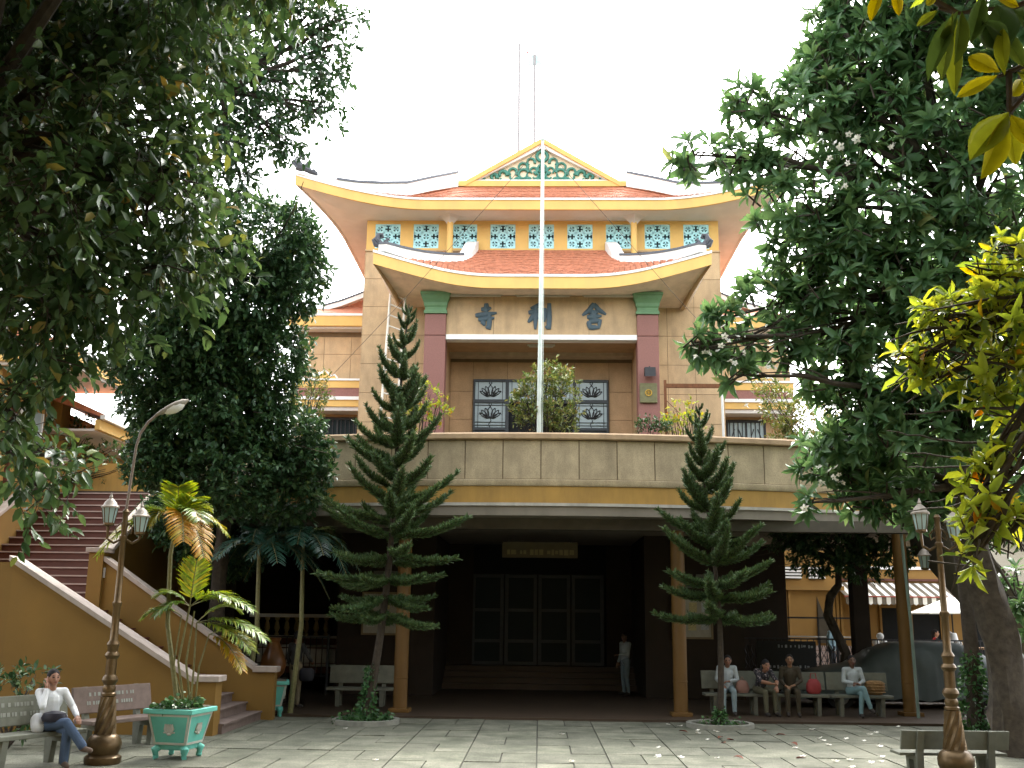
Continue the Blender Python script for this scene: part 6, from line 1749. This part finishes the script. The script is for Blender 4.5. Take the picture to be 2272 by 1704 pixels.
def seated(**k):
    J = dict(pelvis=(0, .02, .54), chest=(0, .02, .86), neck=(0, .02, 1.03), head=(0, -.01, 1.16), sh_l=(.165, .01, .97), sh_r=(-.165, .01, .97),
             el_l=(.22, -.05, .73), el_r=(-.22, -.05, .73), wr_l=(.13, -.26, .62), wr_r=(-.13, -.26, .62), hd_l=(.08, -.34, .60), hd_r=(-.08, -.34, .60),
             hp_l=(.085, -.02, .52), hp_r=(-.085, -.02, .52), kn_l=(.11, -.42, .50), kn_r=(-.11, -.42, .50), an_l=(.11, -.44, .10), an_r=(-.11, -.44, .10), to_l=(.12, -.58, .04), to_r=(-.12, -.58, .04))
    J.update(k); return J
def standing(**k):
    J = dict(pelvis=(0, 0, .90), chest=(0, 0, 1.22), neck=(0, 0, 1.39), head=(0, -.02, 1.52), sh_l=(.175, 0, 1.33), sh_r=(-.175, 0, 1.33), el_l=(.23, .02, 1.06), el_r=(-.23, .02, 1.06),
             wr_l=(.23, -.08, .84), wr_r=(-.23, -.08, .84), hd_l=(.23, -.11, .76), hd_r=(-.23, -.11, .76), hp_l=(.085, 0, .86), hp_r=(-.085, 0, .86), kn_l=(.09, -.03, .47), kn_r=(-.10, -.01, .47),
             an_l=(.10, .02, .10), an_r=(-.12, .03, .10), to_l=(.12, -.12, .035), to_r=(-.14, -.11, .035))
    J.update(k); return J
WOMAN = make_person('woman in a white jacket and jeans holding a hand to her ear', (-6.81, 14.78, .0), R(40),
    seated(head=(-.01, -.03, 1.165), el_r=(-.17, -.24, .80), wr_r=(-.105, -.115, 1.03), hd_r=(-.095, -.075, 1.12), hair='bun', el_l=(.27, -.12, .76), wr_l=(.27, -.36, .65), hd_l=(.26, -.45, .62),
           kn_l=(.13, -.42, .49), an_l=(.13, -.40, .10), to_l=(.14, -.55, .04), kn_r=(.10, -.46, .60), an_r=(.30, -.58, .30), to_r=(.38, -.70, .24), flare=1, look=(.12, -1, -.05)),
    dict(top=(.58, .60, .60), bottom=(.055, .085, .14), shoe=(.10, .07, .05), skin=(.32, .17, .11)), .0075,
    extra=(('c', (-.15, .0, .60), (-.17, -.10, .52), .10, .09, 'top'), ('c', (.15, .0, .62), (.17, -.06, .54), .09, .08, 'top')))
tag(MB().lathe([(.06, -.06), (.16, -.05), (.18, .0), (.15, .06), (.05, .085)], 18, (-6.66, 14.60, .65), sx=1.0, sy=.7).build('handbag', M('navy_bag', (.012, .012, .022), .5), None, smooth=True), 'dark navy handbag in the lap of the woman in white', 'bag')
rr = random.Random(15)
make_person('person in a white blouse on the bench beside the ochre column', (4.12, 23.5, .05), R(-6), seated(head=(.02, -.06, 1.13), wr_l=(.02, -.28, .7), hd_l=(-.04, -.33, .7), el_r=(-.23, -.06, .74)), dict(top=(.34, .38, .38), bottom=(.20, .26, .27), skin=(.20, .10, .06)), hands=True)
make_person('woman in a dark floral blouse leaning forward on the bench', (4.82, 23.45, .05), R(18), seated(chest=(0, -.14, .82), neck=(0, -.21, .97), head=(0, -.30, 1.05), sh_l=(.165, -.16, .92), sh_r=(-.165, -.16, .92), el_l=(.20, -.38, .72), wr_l=(.10, -.52, .62), hd_l=(.08, -.58, .56), el_r=(-.18, -.36, .72), wr_r=(.0, -.5, .68), hd_r=(.08, -.52, .68), long=0, bare=1, look=(0, -1, -.4)), dict(top=(.03, .03, .03), pattern=1, bottom=(.09, .085, .05), skin=(.26, .13, .075)))
make_person('woman in a plain dark brown top sitting beside the red bag', (5.5, 23.5, .05), R(-8), seated(wr_l=(.06, -.26, .64), hd_l=(.0, -.3, .63), hair='bun'), dict(top=(.045, .035, .02), bottom=(.05, .04, .022), skin=(.24, .13, .07)))
make_person('man in a pale shirt with crossed legs on the end bench', (6.84, 23.45, .05), R(4), seated(wr_l=(.02, -.24, .68), hd_l=(-.05, -.28, .68), wr_r=(-.06, -.24, .70), hd_r=(.0, -.29, .70), kn_r=(.06, -.45, .60), an_r=(.16, -.52, .22), to_r=(.2, -.64, .14), kn_l=(.03, -.42, .5), an_l=(-.02, -.44, .10), to_l=(-.04, -.58, .04)), dict(top=(.36, .40, .40), bottom=(.15, .25, .26), skin=(.13, .07, .045)))
make_person('person in a pale blue grey uniform standing in the dark porch', (2.3, 28.4, .05), R(-60), standing(el_l=(.2, -.05, 1.07), wr_l=(.05, -.25, 1.05), hd_l=(-.02, -.28, 1.05)), dict(top=(.30, .36, .38), bottom=(.14, .19, .21), skin=(.12, .07, .045)))
make_person('person in a dark shirt and khaki trousers standing by the brown urn', (-5.42, 23.55, .05), R(150), standing(el_r=(-.26, -.12, 1.08), wr_r=(-.2, -.3, .98), hd_r=(-.16, -.36, .96)), dict(top=(.03, .03, .028), bottom=(.15, .12, .07), skin=(.2, .1, .06)))
tag(MB().lathe([(.10, 0), (.13, .05), (.13, .22), (.09, .28)], 14, (-5.15, 23.45, .62), sx=1.3, sy=.7).build('shoulder_bag', M('black_bag', (.012, .012, .016), .6), None, smooth=True), 'black shoulder bag beside the khaki trousers by the urn', 'bag')
make_person('person in a white shirt sitting high on the ledge near the thick trunk', (8.62, 19.55, .52), R(-70), seated(chest=(0, -.08, .85), neck=(0, -.13, 1.0), head=(0, -.19, 1.11)), dict(top=(.50, .55, .54), bottom=(.42, .42, .38), skin=(.16, .09, .06)))
make_person('seated café guest in a red top beyond the iron railing', (12.25, 33.0, .55), R(70), seated(hair='long'), dict(top=(.38, .03, .03), bottom=(.05, .05, .06)), .016, hands=False)
make_person('grey haired café guest seen from behind in a white shirt', (12.0, 31.2, .5), R(180), seated(), dict(top=(.5, .5, .48), bottom=(.06, .06, .06), hair=(.16, .14, .13)), .016, hands=False)
make_person('café visitor in a white cap and light blue shirt by the crooked trunk', (8.55, 31.2, .38), R(60), standing(), dict(top=(.26, .40, .46), bottom=(.06, .07, .09), hair=(.6, .6, .58)), .016, hands=False)
# seats and deck that carry the café guests
CD = thing('cafe_terrace', 'raised stone terrace in front of the striped awning', 'terrace', (12, 33, 0))
block('deck', CD, 7.6, 20, 30.2, 36.9, 0, .5, M('terrace_stone', (.25, .20, .12), .85))
STM = M('stool_red', (.25, .05, .03), .6)
for x, y, t in ((12.25, 33.05, 'red café stool under the guest in the red top'), (12.0, 31.25, 'red café stool under the grey haired guest')):
    s_ = thing('cafe_stool', t, 'stool', (x, y, .5))
    MB().lathe([(.18, .42), (.19, .45), (.16, .47)], 14, (x, y, .5)).build('seat', STM, s_)
    for q in range(4):
        a = pi/4 + q*pi/2; MB().tube([(x+.12*math.cos(a), y+.12*math.sin(a), .92), (x+.18*math.cos(a), y+.18*math.sin(a), .5)], .015, 6).build('leg', STM, s_)
LG = thing('stone_ledge', 'low dark stone ledge under the person in the white shirt', 'ledge', (8.75, 19.6, 0))
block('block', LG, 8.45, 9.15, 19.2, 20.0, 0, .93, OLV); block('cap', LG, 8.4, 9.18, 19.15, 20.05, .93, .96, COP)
# vendor tray table
VT = thing('tray_table', 'folding tray table with a brown box beside the thick frangipani trunk', 'table', (8.75, 18.7, 0))
block('tray', VT, 8.35, 9.15, 18.45, 18.95, .98, 1.02, M('tray_white', (.5, .48, .42), .7))
block('apron', VT, 8.36, 9.14, 18.46, 18.94, .93, .98, M('tray_wood', (.22, .12, .05), .7))
for x in (8.45, 9.05): MB().tube([(x, 18.5, .93), (x+.05, 18.95, 0)], .018, 6).build('leg', IRON, VT); MB().tube([(x, 18.9, .93), (x+.05, 18.45, 0)], .018, 6).build('leg', IRON, VT)
tag(MB().boxb(8.62, 8.86, 18.6, 18.8, 1.02, 1.26).build('wooden_box', M('box_brown', (.25, .13, .05), .7), None, bevel=.008), 'small brown box standing on the folding tray table', 'box')
tag(MB().boxb(8.6, 8.9, 18.56, 18.84, 1.262, 1.285).build('box_tray', M('box_rim', (.3, .2, .1), .7), None), 'flat tray lid resting on the small brown box', 'tray')
# bags on the benches
bg_ = thing('red_bag', 'red bag standing between the women and the crossed leg man', 'bag', (5.98, 23.42, .51))
MB().lathe([(.12, 0), (.15, .06), (.145, .2), (.10, .28), (.06, .31)], 14, (0, 0, 0), sx=1.1, sy=.7).build('body', M('red_cloth', (.26, .035, .035), .7), bg_, smooth=True, world=False)
MB().tube([(-.07, 0, .28), (-.05, 0, .42), (.05, 0, .42), (.07, 0, .28)], .012, 6).build('handle', MATS['red_cloth'], bg_, world=False)
bk_ = thing('woven_basket', 'round brown woven basket beside the crossed leg man', 'basket', (7.3, 23.42, .51))
rows = [(.15, 0), (.2, .08), (.22, .17), (.19, .26), (.12, .29)]
MB().lathe(rows, 20, sx=1.0, sy=.75).build('body', M('wicker', (.24, .14, .055), .8, .3, 30, .8, 40), bk_, smooth=True, world=False)
for z in (.05, .11, .17, .23): MB().tube([(.215*math.cos(q*pi/10), .16*math.sin(q*pi/10), z) for q in range(21)], .012, 5).build('weave_band', MATS['wicker'], bk_, world=False)
bb_ = thing('cloth_bag', 'pinkish cloth bag held beside the person in the white blouse', 'bag', (4.42, 23.35, .51))
MB().lathe([(.11, 0), (.14, .08), (.12, .2), (.07, .26)], 12, sx=1.1, sy=.6).build('body', M('pink_cloth', (.24, .13, .10), .8), bb_, smooth=True, world=False)
MB().tube([(-.05, 0, .24), (0, 0, .34), (.05, 0, .24)], .01, 5).build('handle', MATS['pink_cloth'], bb_, world=False)
# white globes on the café railing ledge
GLB = M('globe_white', (.66, .66, .62), .4)
tb_ = thing('serving_counter', 'narrow wooden counter behind the iron railing holding white globes', 'counter', (11, 30.4, .5))
block('top', tb_, 9.3, 12.9, 30.3, 30.7, 1.30, 1.36, M('counter_wood', (.22, .12, .05), .7))
for x in (9.4, 10.6, 11.8, 12.8): block('support', tb_, x-.04, x+.04, 30.4, 30.6, .5, 1.30, MATS['counter_wood'])
for i, (x, z) in enumerate(((9.62, 1.45), (9.84, 1.45), (9.75, 1.63), (10.7, 1.45), (11.7, 1.45), (11.95, 1.45))):
    tag(MB().ell((x, 30.5, z), (.105, .105, .10), 14, 10).build('white_globe', GLB, None, smooth=True), 'smooth white globe on the café counter behind the railing', 'globe', 'white globes on the café counter')
tag(MB().lathe([(.13, 0), (.10, .16), (.09, .18), (.085, .2)], 16, (11.82, 30.5, 1.55)).build('white_bucket', GLB, None, smooth=True), 'upturned white bucket balanced on two white globes', 'bucket')

# ================================================================== behind the viewer: unseen gate block and tree crowns, added to shade the courtyard
GH = thing('added_gatehouse', 'unseen ochre block added opposite the temple to shade the courtyard', 'building', (0, -10, 0))
for s in (-1, 1): block('wall', GH, *sorted((s*2.5, s*22)), -14, -8, 0, 10.5, OCW)
block('lintel', GH, -2.5, 2.5, -13, -9, 4.5, 10.5, OCW)
MB().prism([(-14.8, 10.5), (-7.2, 10.5), (-11, 12.6)], 'x', -22.5, 22.5).build('roof', TILE, GH)
bl = [(np.array(c), np.array(r)) for c, r in (((-5, -1, 8), (3.2, 3, 2)), ((-2, 1.5, 9.2), (3, 3, 1.6)), ((3.5, -1, 8.5), (3.2, 3, 2)), ((6, 4, 9), (3, 3.2, 1.8)), ((0.8, -3, 8.4), (3, 3, 1.8)), ((-8, 3, 8.5), (3, 3, 2)), ((7.5, -1, 7.5), (2.6, 3, 2)), ((2.5, 3.5, 10), (2.6, 2.6, 1.2)), ((-4.5, 4.5, 10), (3, 3, 1.4)), ((0, 6.4, 10.6), (2.6, 2.2, 1.0)), ((-10, 8, 9.5), (3, 3.5, 2)), ((11, 4, 8.5), (3, 3.5, 2)), ((-9.5, -2, 7.5), (3, 3, 2)), ((-10.5, 13, 9.5), (2.4, 3, 2)), ((12, 17, 9), (2.4, 3, 2)), ((-13, 8, 9), (2.4, 4, 2)), ((13, 9, 9), (2.4, 4, 2)), ((0, -1, 10), (4, 3, 1.4)), ((6.5, 0, 10), (4, 3, 1.4)), ((-6.5, 1, 10), (4, 3, 1.4)))]
tree('shade_tree', 'unseen spreading tree added behind the viewer to shade the courtyard', [(-2.5, -3.5, 0), (-2.4, -3.4, 2.5), (-1.8, -2.5, 5), (-.8, -1.2, 7)], [.4, .32, .26, .2], bl, dict(dens=10, nl=8, tl=.5, L=.36, wr=.55, droop=.3, mat=G_MID, stem=.008, shell=.5), seed=71)
